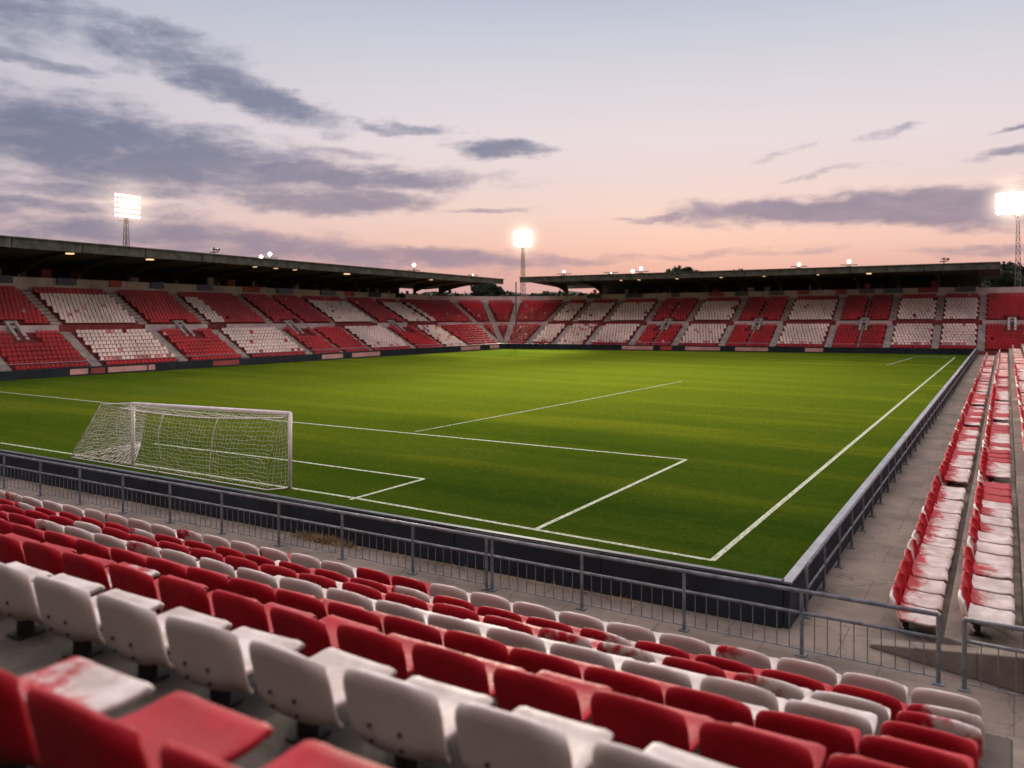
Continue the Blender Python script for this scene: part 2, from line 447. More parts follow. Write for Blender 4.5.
for sx in (-.13, .13):
    for q in (.30, .42): m.tube([(sx, .075-(q-.3)*.2, q), (sx, .045-(q-.3)*.2, q)], .016, 6)
br_me = m.mesh('support_bracket', [M['bracket']])
seat_meshes = {}
for k in ('red', 'white', 'faded', 'patch'):
    a = back_me.copy(); a.name = 'backrest'; a.materials.clear(); a.materials.append(M[k])
    b = pan_me.copy(); b.name = 'seat_pan'; b.materials.clear(); b.materials.append(M[k])
    seat_meshes[k] = (a, b)
def make_seat(loc, rotz, kb, kp, label, group, jit=1.):
    root = empty('stadium_seat', loc, label, 'seat', group)
    root.rotation_euler = (random.gauss(0, .020)*jit, random.gauss(0, .010)*jit, rotz + random.gauss(0, .022)*jit)
    for nm_, me in (('backrest', seat_meshes[kb][0]), ('seat_pan', seat_meshes[kp][1]), ('support_bracket', br_me)):
        o = bpy.data.objects.new(nm_, me); col.objects.link(o); o.parent = root
    return root
ORD = ['first','second','third','fourth','fifth','sixth','seventh','eighth','ninth','tenth','eleventh','twelfth','thirteenth','fourteenth',
       'fifteenth','sixteenth','seventeenth','eighteenth','nineteenth','twentieth']
def ordn(i):
    if i < 20: return ORD[i]
    t = ['twenty','thirty','forty','fifty','sixty','seventy','eighty','ninety','hundred']; k = i+1; a, b = divmod(k, 10)
    if b == 0: return ['twentieth','thirtieth','fortieth','fiftieth','sixtieth','seventieth','eightieth','ninetieth','hundredth'][a-2]
    return t[a-2]+'-'+ORD[b-1]

# far seats are collected here and become one object
far = MB()
def far_seat(p, fwd, mi, w=.36, sc=1.):
    """cheap seat: fwd = unit vector the sitter faces"""
    f = Vector(fwd); s = Vector((f.y, -f.x, 0)); p = Vector(p)
    def pt(a, b, c): return p + s*a*sc + f*b*sc + Vector((0, 0, c*sc))
    far.hexa([pt(-w, .12, .26), pt(w, .12, .26), pt(w, .05, .26), pt(-w, .05, .26),
              pt(-w*.92, .05, .80), pt(w*.92, .05, .80), pt(w*.92, -.02, .80), pt(-w*.92, -.02, .80)], mi)
    far.hexa([pt(-w, .70, .31), pt(w, .70, .31), pt(w, .10, .31), pt(-w, .10, .31),
              pt(-w, .70, .37), pt(w, .70, .37), pt(w, .10, .37), pt(-w, .10, .37)], mi)

def mass_seat(p, fwd, mi, w=.160):
    f = Vector(fwd); s = Vector((f.y, -f.x, 0)); p = Vector(p) + s*random.uniform(-.015, .015); dz = random.uniform(-.012, .012)
    def pt(a, b, c): return p + s*a + f*b + Vector((0, 0, c+dz))
    far.hexa([pt(-w, .06, .13), pt(w, .06, .13), pt(w, .02, .13), pt(-w, .02, .13),
              pt(-w*.92, .02, .45), pt(w*.92, .02, .45), pt(w*.92, -.03, .45), pt(-w*.92, -.03, .45)], mi)
    far.hexa([pt(-w, .34, .16), pt(w, .34, .16), pt(w, .05, .16), pt(-w, .05, .16),
              pt(-w, .34, .21), pt(w, .34, .21), pt(w, .05, .21), pt(-w, .05, .21)], mi)

# ------------------------------------------------------------------ near stand
rows = [12.5, 11.25, 10.0, 8.75, 7.45, 6.1, 4.4, 2.2]
def tread_z(y): return H - (1.04 + .338*y) - .80
tz = [max(.0, tread_z(y)) for y in rows]; tz[0] = .03
# step fronts: front edge of each row's tread
fr = [13.36] + [y+.96 for y in rows[1:]]
near = empty('near_stand', (-12, 8, 0), 'bare concrete terrace that carries the near rows of red and white seats', 'grandstand', 'stands round the pitch')
nc = near.location.copy()
m = MB()
XL, XR = -34., -.02
ext = [(fr[i], (fr[i+1] if i < 7 else 1.75), tz[i]) for i in range(8)]
ext += [(1.75, .2, tz[7]+.54), (.2, -1.4, tz[7]+1.08-.35)]
zprev = 0
for (y1, y0, z) in ext:
    m.hexa([(XL, y0, -.05), (XR, y0, -.05), (XR, y1, -.05), (XL, y1, -.05), (XL, y0, z), (XR, y0, z), (XR, y1, z), (XL, y1, z)])
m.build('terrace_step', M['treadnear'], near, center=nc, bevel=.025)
# stair aisle at the right end (half height steps) and a block beyond it
m = MB(); k = 0
for i, (y1, y0, z) in enumerate(ext):
    zn = ext[i+1][2] if i+1 < len(ext) else z+.4
    xr = 6.0
    ym = (y1+y0)/2 if i else y0+.5
    m.box(-.018, 1.6, ym, y1-.03 if i else y1, -.04, z+.004)
    m.box(-.018, 1.6, y0-.03, ym, -.04, (z+zn)/2+.004)
    m.box(1.602, 9., y0, y1, -.045, z+.002)
m.build('stair_aisle', M['tread'], near, center=nc, bevel=.02)

m = MB()  # unseen roof behind the camera, added to dim the nearest seats
m.hexa([(-60, -16, 11.2), (14, -16, 11.2), (14, -4, 12.6), (-60, -4, 12.6), (-60, -16, 11.9), (14, -16, 11.9), (14, -4, 13.0), (-60, -4, 13.0)])
m.build('roof', M['roof'], near, center=nc)
m = MB(); m.box(-60, 14, -16.4, -16.02, 0, 11.3); m.build('back_wall', M['aisle'], near, center=nc)
m = MB(); m.box(XL, 9, -16., -1.41, -.04, tz[7]+1.2); m.build('upper_deck', M['tread'], near, center=nc)
in_ids = []
cols_front = 'WWWWWWWPWW' + 'RRWPPWRWWWWPWWWW'
def near_cols(ri, k):
    if ri == 0:
        s = 'WWWPWWWWWWRRWWPWWPWWPWWWWPWWWWWW'; return s[k % 32]
    if ri == 1:
        s = 'PRRRRPRRRPRRRFRRRPRRRRPRRRRRRR'; return s[k % 30]
    if ri == 2:
        s = 'PWPRPPRRRRFRRRRRRWRRRRRRPRRRRR'; return s[k % 30]
    if ri == 3:
        s = 'RWWWWWWWWWWWWPWWPFRRRRRPRRRRR'; return s[k % 28]
    if ri == 4:
        s = 'RRFRRRRRRRRRRRRRRRRRRRR'; return s[k % 23]
    if ri == 5:
        return 'R'
    if ri == 6: return 'W'
    return 'R'
NM = {'R': 'red', 'W': 'white', 'P': 'patch', 'F': 'faded'}
LABC = {'red': 'red plastic seat', 'white': 'white plastic seat', 'patch': 'white seat with red patches', 'faded': 'red seat worn pale'}
rown = ['row nearest the railing', 'second row from the railing', 'third row from the railing', 'fourth row from the railing',
        'fifth row from the railing', 'sixth row from the railing', 'white row nearest the camera', 'closest row at bottom left']
n_ind = 0
xend = [-.78, -.70, -.70, -.70, -.70, -.72, -.66, -.60]
PITCH = .905
for ri, y in enumerate(rows):
    pitch = (.905, .905, .905, .91, .86, .92, .965, .99)[ri]
    px_ = (774, 489, 506, 703, 360, 352, 240, 146)[ri]; r_ = (px_-512)/F; xl = y*(r_*CY-SY)/(CY+SY*r_)
    kk = round((xend[ri]-.42-xl)/pitch); x_first = xl + .42 + kk*pitch
    if x_first > xend[ri]+.25: x_first -= pitch
    if ri < 6: x_first = xend[ri]
    for k in range(60):
        x = x_first - pitch*k
        pr = proj((x, y, tz[ri]+.6))
        if pr is None: continue
        if x < XL+.6: break
        if pr[0] < -60 or pr[0] > 1064 : 
            if pr[0] < -60: break
            continue
        prt = proj((x, y, tz[ri]+.80)); prf = proj((x, y+.9, tz[ri]+.38))
        if min(prt[1], prf[1]) > 790: continue
        c = near_cols(ri, k); kb = NM[c]; kp = kb
        if ri == 7:
            j = round((x+3.50)/-.99)
            kp = 'red' if j <= 0 else ('patch' if j == 1 else 'white')
        if ri in (4, 5) and random.random() < .06: kp = 'patch'
        if ri == 6 and random.random() < .10: kp = 'patch'
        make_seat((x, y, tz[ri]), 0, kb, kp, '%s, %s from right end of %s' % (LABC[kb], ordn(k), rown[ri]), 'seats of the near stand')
        n_ind += 1
print('near seats', n_ind)

# ------------------------------------------------------------------ right stand
g1a, g1b = G(905, 604, .12+.37), G(991.5, 352.5, .12+.37)
g2a, g2b = G(976, 601, .55+.37), G(999.5, 348.5, .55+.37)
d1 = (g1b-g1a); d1.z = 0; d1.normalize(); d2 = (g2b-g2a); d2.z = 0; d2.normalize()
dR = ((d1+d2)/2).normalized()
if True: print('right dirs', d1, d2, g1a, g2a)
nR = Vector((dR.y, -dR.x, 0))              # to the right (away from the pitch)
Y0R = 16.6
o1 = g1a + dR*((Y0R-g1a.y)/dR.y); o2 = g2a + dR*((Y0R-.2-g2a.y)/dR.y)
step = max(1.15, (o2-o1).dot(nR))
print('row step right', (o2-o1).dot(nR), o1, o2)
rz = [.05, .44, .92, 1.46, 1.92, 2.38, 2.84, 3.3]
right = empty('right_stand', (4, 60, 0), 'concrete terrace along the right touchline with rows of worn seats', 'grandstand', 'stands round the pitch')
rc = right.location.copy()
LEN = 92.
m = MB()
for i in range(8):
    x0 = -.45 + i*step; x1 = -.45+(i+1)*step+(0 if i < 7 else 6)
    s0 = -1.0 - (i*.35)
    a = o1+nR*x0; b = o1+nR*x1; a.z = b.z = 0; z = rz[i]
    pa, pb = a+dR*(s0+.4), b+dR*(s0-.1); qa, qb = a+dR*LEN, b+dR*LEN
    m.hexa([pa, pb, qb, qa, pa+Vector((0,0,z)), pb+Vector((0,0,z)), qb+Vector((0,0,z)), qa+Vector((0,0,z))])
m.build('terrace_step', M['tread'], right, center=rc, bevel=.02)
blocks = []; s = .0
lens = [14, 15, 9, 8, 8, 8, 8, 8, 8]
cand = []
for i in range(6):
    s = .10 if i == 0 else -.55
    off = o1 + nR*step*i
    bi = 0; k = 0
    for bi, ln in enumerate(lens):
        for j in range(ln):
            p = off + dR*s; p.z = rz[i]
            if s < LEN-1.5: cand.append((i, bi, j, k, p.copy()))
            s += .885; k += 1
        s += 1.0
rotR = math.atan2(dR.y, dR.x) - math.pi    # sitter faces +nR, as in the photograph
rotR = math.atan2(nR.y, nR.x) - math.pi/2
def inframe(p, pad=12):
    q = proj(p); return q is not None and -pad < q[0] < 1024+pad and q[1] < 800
vis = []
for c in cand:
    q = proj(c[4]+Vector((0,0,.5)))
    if q is None: continue
    vis.append((q[2], c, -12 < q[0] < 1034 and q[1] < 780))
vis.sort(key=lambda t: t[0])
budget = 298 - n_ind; used = 0
rrow = ['row beside the right walkway', 'second row from the right walkway', 'third row from the right walkway', 'fourth row from the right walkway', 'fifth row from the right walkway', 'sixth row from the right walkway']
for Z, (i, bi, j, k, p), seen in vis:
    rr = random.random()
    if i == 0: kp = 'faded' if (bi == 0 or rr < .6) else 'red'
    elif i == 1: kp = ('faded' if j > 0 and rr < .3 else 'white') if (bi == 0 and j < 11) else ('faded' if rr < .6 else 'red')
    else: kp = 'faded' if rr < .6 else 'patch'
    if bi == 0 and i == 1 and j >= 11: kp = 'red'
    kb = 'red' if rr < .75 else 'patch'
    if seen and used < budget:
        q = p - nR*.22
        lab = '%s, %s from near end of %s' % ({'faded': 'red seat worn to white', 'white': 'white seat with red back', 'red': 'red plastic seat', 'patch': 'patchy seat'}[kp], ordn(k), rrow[i])
        lift = 0.0
        make_seat((q.x, q.y, p.z), rotR, kb, kp, lab, 'seats of the right stand', 1.).scale = (1.05, .86, .90); used += 1
    elif Z > 14 and p.y > 16:
        far_seat(p-nR*.15, nR, 0 if rr < .26 else (1 if rr < .30 else 2))
print('right individual', used, 'of', len(vis))
# sloping side kerb that closes the near end of the right terrace
m = MB()
a = o1+nR*(-.45)+dR*(-.62); b = o1+nR*(8*step)+dR*(-3.52); a.z = 0; b.z = 0
t = dR*.30
za, zb = .07, 2.2
m.hexa([a-t, b-t, b, a, a-t+Vector((0,0,za)), b-t+Vector((0,0,zb)), b+Vector((0,0,zb)), a+Vector((0,0,za))])
m.build('end_kerb', M['walk'], right, center=rc, bevel=.02)

# ------------------------------------------------------------------ left and far stands
def zprof(d):
    """height of the seating slope at depth d"""
    if d <= .7: return .45
    if d <= 5.7: return .45 + (d-.7)/(5.7-.7)*2.95
    if d <= 6.7: return 3.42
    return 3.95 + (d-6.7)/(12-6.7)*3.15
class Stand:
    def __init__(s, A, B, back, h0, h1):
        s.A, s.B = A.copy(), B.copy(); s.A.z = s.B.z = 0; s.back = Vector(back); s.L = (B-A).length; s.dir = (s.B-s.A)/s.L
        s.h0, s.h1 = h0, h1
    def pt(s, t, d, z): 
        """t 0..1 along, d back, z profile height (scaled)"""
        p = s.A + (s.B-s.A)*t + s.back*d; p.z = z*(s.h0+(s.h1-s.h0)*min(max(t, -.3), 1.3)); return p
    def t_px(s, px, d=0):
        a = s.A + s.back*d; b = s.B + s.back*d; return s_on(a, b, px)
lower_d = [.95+.55*i for i in range(9)]
upper_d = [6.95+.505*i for i in range(11)]
def build_stand(root, S, aisles, low, up, t0, t1, vom, row_face, white_top_red=2):
    c = root.location.copy()
    # slab
    m = MB()
    def slab(d0, d1, z0, z1, mi=0, ta=t0, tb=t1, back=None):
        n = max(1, int((tb-ta)*S.L/12)) if tb > ta else 1
        for k in range(n):
            a = ta+(tb-ta)*k/n; b = ta+(tb-ta)*(k+1)/n
            m.quad([S.pt(a, d0, z0), S.pt(b, d0, z0), S.pt(b, d1, z1), S.pt(a, d1, z1)], mi)
    slab(.25, .25, 0, .45); slab(.25, .7, .45, .45)
    rowsL = lower_d
    for i, d in enumerate(lower_d):
        dn = lower_d[i+1] if i+1 < len(lower_d) else 5.85
        z = zprof(d); slab(d-.12, d-.12, zprof(lower_d[i-1]) if i else .45, z); slab(d-.12, dn-.12, z, z)
    zt = zprof(lower_d[-1]); slab(5.73, 5.73, zt, 3.42); slab(5.73, 6.75, 3.42, 3.42)
    for i, d in enumerate(upper_d):
        dn = upper_d[i+1] if i+1 < len(upper_d) else 12.45
        z = zprof(d); slab(d-.2, d-.2, zprof(upper_d[i-1]) if i else 3.42, z); slab(d-.2, dn-.2, z, z)
    m.build('seating_tier', M['tier'], root, center=c)
    # mid-level wall band (pale)
    for (a, b, cc) in up:
        m = MB()
        if cc == 'R' :
            a_, b_ = max(a, t0), min(b, t1)
            if b_ <= a_: continue
            m.hexa([S.pt(a_, 6.58, 3.45), S.pt(b_, 6.58, 3.45), S.pt(b_, 6.68, 3.45), S.pt(a_, 6.68, 3.45),
                    S.pt(a_, 6.58, 4.05), S.pt(b_, 6.58, 4.05), S.pt(b_, 6.68, 4.05), S.pt(a_, 6.68, 4.05)])
            m.build('middle_wall', M['wallwhite'], root, center=c)
    # stair aisles: sloping strips just above the tier
    for ta, w in aisles:
        m = MB(); hw = w/2/S.L
        for seq in (lower_d, upper_d):
            for i, d in enumerate(seq):
                z0 = zprof(d)+.05; dn = seq[i+1] if i+1 < len(seq) else d+.6
                for q in (0, .5):
                    dd0 = d+(dn-d)*q-.15; dd1 = dd0+(dn-d)*.5; z = z0+.19*q*2
                    m.hexa([S.pt(ta-hw, dd0, z-.25), S.pt(ta+hw, dd0, z-.25), S.pt(ta+hw, dd1, z-.25), S.pt(ta-hw, dd1, z-.25),
                            S.pt(ta-hw, dd0, z), S.pt(ta+hw, dd0, z), S.pt(ta+hw, dd1, z), S.pt(ta-hw, dd1, z)])
        m.hexa([S.pt(ta-hw, 5.7, 3.3), S.pt(ta+hw, 5.7, 3.3), S.pt(ta+hw, 6.7, 3.3), S.pt(ta-hw, 6.7, 3.3),
                S.pt(ta-hw, 5.7, 3.46), S.pt(ta+hw, 5.7, 3.46), S.pt(ta+hw, 6.7, 3.46), S.pt(ta-hw, 6.7, 3.46)])
        m.build('stair_aisle', M['aisle'], root, center=c)
    # vomitories
    for tv in vom:
        hw = .48/S.L
        v = MB()
        for sx in (-1, 1):
            a, b = tv+sx*hw, tv+sx*(hw-.25/S.L); a, b = min(a, b), max(a, b)
            v.hexa([S.pt(a, 5.0, 2.3), S.pt(b, 5.0, 2.3), S.pt(b, 6.9, 2.3), S.pt(a, 6.9, 2.3),
                    S.pt(a, 5.0, 2.95), S.pt(b, 5.0, 2.95), S.pt(b, 6.9, 4.35), S.pt(a, 6.9, 4.35)])
        v.hexa([S.pt(tv-hw, 6.9, 4.2), S.pt(tv+hw, 6.9, 4.2), S.pt(tv+hw, 7.25, 4.2), S.pt(tv-hw, 7.25, 4.2),
                S.pt(tv-hw, 6.9, 4.45), S.pt(tv+hw, 6.9, 4.45), S.pt(tv+hw, 7.25, 4.45), S.pt(tv-hw, 7.25, 4.45)])
        e = v.build('stair_entrance', M['aisle'], root, center=c)
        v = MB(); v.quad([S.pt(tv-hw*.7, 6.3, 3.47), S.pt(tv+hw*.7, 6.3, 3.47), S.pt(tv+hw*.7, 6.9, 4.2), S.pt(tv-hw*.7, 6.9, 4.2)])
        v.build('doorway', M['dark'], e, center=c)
    # seats
    fwd = Vector((S.dir.y, -S.dir.x, 0)); side = S.dir
    cnt = 0; sp = .37
    def colour(t, tab):
        for a, b, cc in tab:
            if a <= t < b: return cc
        return 'R'
    nalong = int((t1-t0)*S.L/sp)
    for tier, seq, tab in ((0, lower_d, low), (1, upper_d, up)):
        for i, d in enumerate(seq):
            for k in range(nalong):
                t = t0 + (k+.5+.5*(i % 2))/nalong*(t1-t0)
                if any(abs(t-ta)*S.L < w/2+.16 for ta, w in aisles): continue
                if any(abs(t-tv)*S.L < 1.0 for tv in vom) and ((tier == 0 and d > 4.1) or (tier == 1 and d < 7.3)): continue
                if random.random() < .003: continue
                cc = colour(t, tab)
                if tier == 1 and i >= len(seq)-white_top_red: mi = 0
                elif cc == 'R': mi = 0 if random.random() > .006 else 2
                elif cc == 'W':
                    mi = 1 if random.random() > .015 else 2
                    if tier == 0 and i == 0: mi = 0
                    if tier == 0 and i == 1 and random.random() < .35: mi = 2
                else: mi = 2 if random.random() < .22 else 1
                if cc == 'S':       # a red shape laid out over the white block
                    mi = 1
                    if i <= 0 or random.random() < .05: mi = 0
                p = S.pt(t, d, zprof(d)); mass_seat(p, fwd, mi); cnt += 1
    return cnt
def build_roof(root, S, ta, tb, dfront=4., dback=17.5, ztop=11.30, fh=.88, zb=9.65, ribs=14, gap=12.5):
    c = root.location.copy(); n = 14
    m = MB(); f = MB(); l = MB()
    for k in range(n):
        a = ta+(tb-ta)*k/n; b = ta+(tb-ta)*(k+1)/n
        m.hexa([S.pt(a, dfront+.25, ztop-.55), S.pt(b, dfront+.25, ztop-.55), S.pt(b, dback, zb), S.pt(a, dback, zb),
                S.pt(a, dfront+.25, ztop-.10), S.pt(b, dfront+.25, ztop-.10), S.pt(b, dback, zb+.75), S.pt(a, dback, zb+.75)])
        e = .0007
        f.hexa([S.pt(a+e, dfront, ztop-fh), S.pt(b-e, dfront, ztop-fh), S.pt(b-e, dfront+.22, ztop-fh), S.pt(a+e, dfront+.22, ztop-fh),
                S.pt(a+e, dfront, ztop-.1), S.pt(b-e, dfront, ztop-.1), S.pt(b-e, dfront+.22, ztop-.1), S.pt(a+e, dfront+.22, ztop-.1)])
        l.hexa([S.pt(a, dfront-.12, ztop-.09), S.pt(b, dfront-.12, ztop-.09), S.pt(b, dfront+.6, ztop-.09), S.pt(a, dfront+.6, ztop-.09),
                S.pt(a, dfront-.12, ztop+.02), S.pt(b, dfront-.12, ztop+.02), S.pt(b, dfront+.6, ztop+.05), S.pt(a, dfront+.6, ztop+.05)])
    m.build('roof', M['roof'], root, center=c); f.build('fascia', M['fascia'], root, center=c); l.build('gutter', M['fascia'], root, center=c)
    for k in range(ribs):
        t = ta+(tb-ta)*(k+.5)/ribs; w = .13/S.L; m = MB()
        pr = None; npt = 8
        for q in range(npt):
            u0, u1 = q/npt, (q+1)/npt
            def dz(u): 
                d = dfront+.4+(gap-dfront-.4)*u; zt = ztop-.6+(zb-ztop+.6)*(d-dfront)/(dback-dfront); return d, zt, zt-.22-.95*u**3.2
            d0, t0_, b0 = dz(u0); d1_, t1_, b1 = dz(u1)
            m.hexa([S.pt(t-w, d0, b0), S.pt(t+w, d0, b0), S.pt(t+w, d1_, b1), S.pt(t-w, d1_, b1),
                    S.pt(t-w, d0, t0_), S.pt(t+w, d0, t0_), S.pt(t+w, d1_, t1_), S.pt(t-w, d1_, t1_)])
        m.build('roof_beam', M['beam'], root, center=c)
        m = MB(); w = .16/S.L
        m.hexa([S.pt(t-w, gap, 7.2), S.pt(t+w, gap, 7.2), S.pt(t+w, gap+.3, 7.2), S.pt(t-w, gap+.3, 7.2),
                S.pt(t-w, gap, 9.8), S.pt(t+w, gap, 9.8), S.pt(t+w, gap+.3, 9.8), S.pt(t-w, gap+.3, 9.8)])
        m.build('column', M['column'], root, center=c)
def build_back(root, S, ta, tb, enclosed=True, seed=1):
    c = root.location.copy(); rnd = random.Random(seed)
    m = MB(); n = max(1, int((tb-ta)*S.L/3.4))
    W = MB()
    for k in range(n):
        a = ta+(tb-ta)*k/n; b = ta+(tb-ta)*(k+1)/n; e = .02/S.L
        m.hexa([S.pt(a+e, 12.25, 6.9), S.pt(b-e, 12.25, 6.9), S.pt(b-e, 12.40, 6.9), S.pt(a+e, 12.40, 6.9),
                S.pt(a+e, 12.25, 8.42), S.pt(b-e, 12.25, 8.42), S.pt(b-e, 12.40, 8.42), S.pt(a+e, 12.40, 8.42)])
    m.build('parapet', M['wallwhite'], root, center=c)
    k = ta+.6/S.L
    while k < tb-2.5/S.L:
        w = rnd.uniform(1.0, 2.4)/S.L
        m = MB(); m.hexa([S.pt(k, 12.05, 7.80), S.pt(k+w, 12.05, 7.80), S.pt(k+w, 12.24, 7.80), S.pt(k, 12.24, 7.80),
                S.pt(k, 12.05, 8.46), S.pt(k+w, 12.05, 8.46), S.pt(k+w, 12.24, 8.46), S.pt(k, 12.24, 8.46)])
        m.build('press_box', M['glass'] if rnd.random() < .75 else M['bannerred'], root, center=c)
        k += w + rnd.uniform(1.2, 4.2)/S.L
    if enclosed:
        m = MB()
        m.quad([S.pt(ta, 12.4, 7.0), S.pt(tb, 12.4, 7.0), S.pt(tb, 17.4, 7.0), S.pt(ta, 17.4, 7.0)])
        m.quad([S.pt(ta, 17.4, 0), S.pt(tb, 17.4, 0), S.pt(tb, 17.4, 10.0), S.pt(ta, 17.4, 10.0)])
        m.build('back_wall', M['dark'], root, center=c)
        # pillars, doors and clutter of the concourse
        k = ta
        while k < tb-.3/S.L:
            w = rnd.uniform(.2, .9)/S.L; h = rnd.uniform(8.6, 9.4); d = rnd.uniform(13, 16.5)
            m = MB(); m.hexa([S.pt(k, d, 7.0), S.pt(k+w, d, 7.0), S.pt(k+w, d+.3, 7.0), S.pt(k, d+.3, 7.0),
                S.pt(k, d, h), S.pt(k+w, d, h), S.pt(k+w, d+.3, h), S.pt(k, d+.3, h)])
            m.build('concourse_pillar', M[rnd.choice(['column', 'aisle', 'wallwhite', 'bannerred', 'column', 'dark'])], root, center=c)
            k += w + rnd.uniform(.4, 2.6)/S.L
    else:
        m = MB(); m.quad([S.pt(ta, 12.4, 0), S.pt(tb, 12.4, 0), S.pt(tb, 12.4, 6.95), S.pt(ta, 12.4, 6.95)]); m.build('back_wall', M['aisle'], root, center=c)

# left stand: seating goes back towards -X
SL = Stand(P_left0 - ldir*14, P_corner, (-1, 0, 0), 1.065, .84)
lroot = empty('left_stand', SL.A, 'long roofed stand on the left with slanting blocks of red and white seats', 'grandstand', 'stands round the pitch')
tl = lambda px, d=0: SL.t_px(px, d)
ais = [(tl(p), .85) for p in (13, 104, 191, 253, 317, 421)] + [(tl(p), .35) for p in (349, 379, 450, 474)]
low = [(-9, tl(13), 'W'), (tl(13), tl(104), 'R'), (tl(104), tl(191), 'W'), (tl(191), tl(253), 'R'), (tl(253), tl(317), 'S'), (tl(317), tl(379), 'R'),
       (tl(379), tl(421), 'W'), (tl(421), tl(450), 'R'), (tl(450), tl(474), 'P'), (tl(474), 9, 'R')]
up = [(-9, tl(104), 'R'), (tl(104), tl(191), 'W'), (tl(191), tl(253), 'R'), (tl(253), tl(272), 'W'), (tl(272), tl(379), 'R'), (tl(379), tl(421), 'W'),
      (tl(421), tl(450), 'R'), (tl(450), tl(480), 'W'), (tl(480), 9, 'R')]
n = build_stand(lroot, SL, ais, low, up, 0., 1., [tl(58), tl(226), tl(335), tl(436)], None)
print('left seats', n)
build_roof(lroot, SL, 0., 1.07, ribs=16); build_back(lroot, SL, 0., 1., True, 3)

SF = Stand(P_corner, P_right, (0, 1, 0), .84, .96)
froot = empty('far_stand', SF.A, 'roofed stand across the far end with upright blocks of red and white seats', 'grandstand', 'stands round the pitch')
tf = lambda px, d=0: SF.t_px(px, d)
ax = (523.5, 551, 584, 627.6, 671, 718.6, 770, 826, 885, 934, 980.5)
ais = [(tf(p), .8) for p in ax] + [(tf(p), .12) for p in (649, 744, 856)]
sq = 'WPWRWRWRWW'
low = [(tf(ax[i]), tf(ax[i+1]), {'W': 'W', 'R': 'R', 'P': 'P'}[sq[i]]) for i in range(10)]
up = [(a, b, 'W' if cc == 'P' else cc) for a, b, cc in low]
low[5+0] = (low[5][0], low[5][1], 'R')
up = [(-9, tf(523.5), 'R')] + up + [(tf(980.5), 9, 'R')]
low = [(-9, tf(523.5), 'R')] + low + [(tf(980.5), 9, 'R')]
t_end = 1 + 15/SF.L
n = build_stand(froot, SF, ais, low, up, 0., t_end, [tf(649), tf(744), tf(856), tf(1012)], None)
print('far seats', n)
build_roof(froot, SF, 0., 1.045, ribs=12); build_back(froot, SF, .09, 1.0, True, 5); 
c = froot.location.copy()
for a, b in ((0., .09), (1.0, t_end)):
    m = MB()
    m.hexa([SF.pt(a, 12.25, 0), SF.pt(b, 12.25, 0), SF.pt(b, 12.40, 0), SF.pt(a, 12.40, 0), SF.pt(a, 12.25, 8.3), SF.pt(b, 12.25, 8.3), SF.pt(b, 12.40, 8.3), SF.pt(a, 12.40, 8.3)])
    m.build('end_wall', M['wallwhite'], froot, center=c)

# curved corner between the two
croot = empty('corner_stand', P_corner, 'curved open corner of red seats between the left and far stands', 'grandstand', 'stands round the pitch')
cc = croot.location.copy(); m = MB(); NA = 12
def fp(ph, d, z): return P_corner + Vector((-math.sin(ph)*d, math.cos(ph)*d, z*.84))
seq = [(d, zprof(d)) for d in lower_d] + [(6.0, 3.42)] + [(d, zprof(d)) for d in upper_d] + [(12.5, 7.4)]
for i in range(len(seq)-1):
    for k in range(NA):
        a = math.pi/2*k/NA; b = math.pi/2*(k+1)/NA; d0, z = seq[i]; d1_ = seq[i+1][0]; zp = seq[i-1][1] if i else 0
        m.quad([fp(a, d0-.15, z), fp(a, d1_-.15, z), fp(b, d1_-.15, z), fp(b, d0-.15, z)][::-1])
        m.quad([fp(a, d0-.15, zp), fp(a, d0-.15, z), fp(b, d0-.15, z), fp(b, d0-.15, zp)])
m.build('seating_tier', M['tier'], croot, center=cc)
m = MB()
for k in range(NA):
    a = math.pi/2*k/NA; b = math.pi/2*(k+1)/NA
    m.hexa([fp(a, 12.3, 0), fp(b, 12.3, 0), fp(b, 12.5, 0), fp(a, 12.5, 0), fp(a, 12.3, 8.3), fp(b, 12.3, 8.3), fp(b, 12.5, 8.3), fp(a, 12.5, 8.3)])
m.build('back_wall', M['wallwhite'], croot, center=cc)
m = MB()
for k in range(NA):
    a = math.pi/2*k/NA; b = math.pi/2*(k+1)/NA
    m.hexa([fp(a, 6.5, 3.4), fp(b, 6.5, 3.4), fp(b, 6.6, 3.4), fp(a, 6.6, 3.4), fp(a, 6.5, 4.0), fp(b, 6.5, 4.0), fp(b, 6.6, 4.0), fp(a, 6.6, 4.0)])
m.build('middle_wall', M['wallwhite'], croot, center=cc)
for ph0 in (R(22), R(45), R(68)):
    m = MB()
    for i in range(len(seq)-1):
        d0, z = seq[i]; d1_ = seq[i+1][0]; w = .38
        sd = Vector((math.cos(ph0), math.sin(ph0), 0))*w
        P = [fp(ph0, d0-.18, z-.2)-sd, fp(ph0, d0-.18, z-.2)+sd, fp(ph0, d1_-.18, z-.2)+sd, fp(ph0, d1_-.18, z-.2)-sd]
        m.hexa(P + [p+Vector((0,0,.30)) for p in P])
    m.build('stair_aisle', M['aisle'], croot, center=cc)
for d in lower_d[1:] + upper_d:
    n = int(math.pi/2*d/.38)
    for k in range(n):
        ph = math.pi/2*(k+.5)/n
        if any(abs(ph-q)*d < .62 for q in (R(22), R(45), R(68))): continue
        p = fp(ph, d, zprof(d)); mass_seat(p, (math.sin(ph), -math.cos(ph), 0), 0 if random.random() > .01 else 2)

o = far.build('stadium_seats', [M['farred'], M['farwhite'], M['farpink']])
tag(o, 'masses of small red and white seats filling the distant stands', 'seats', kind='stuff')
print('far polys', len(far.f))

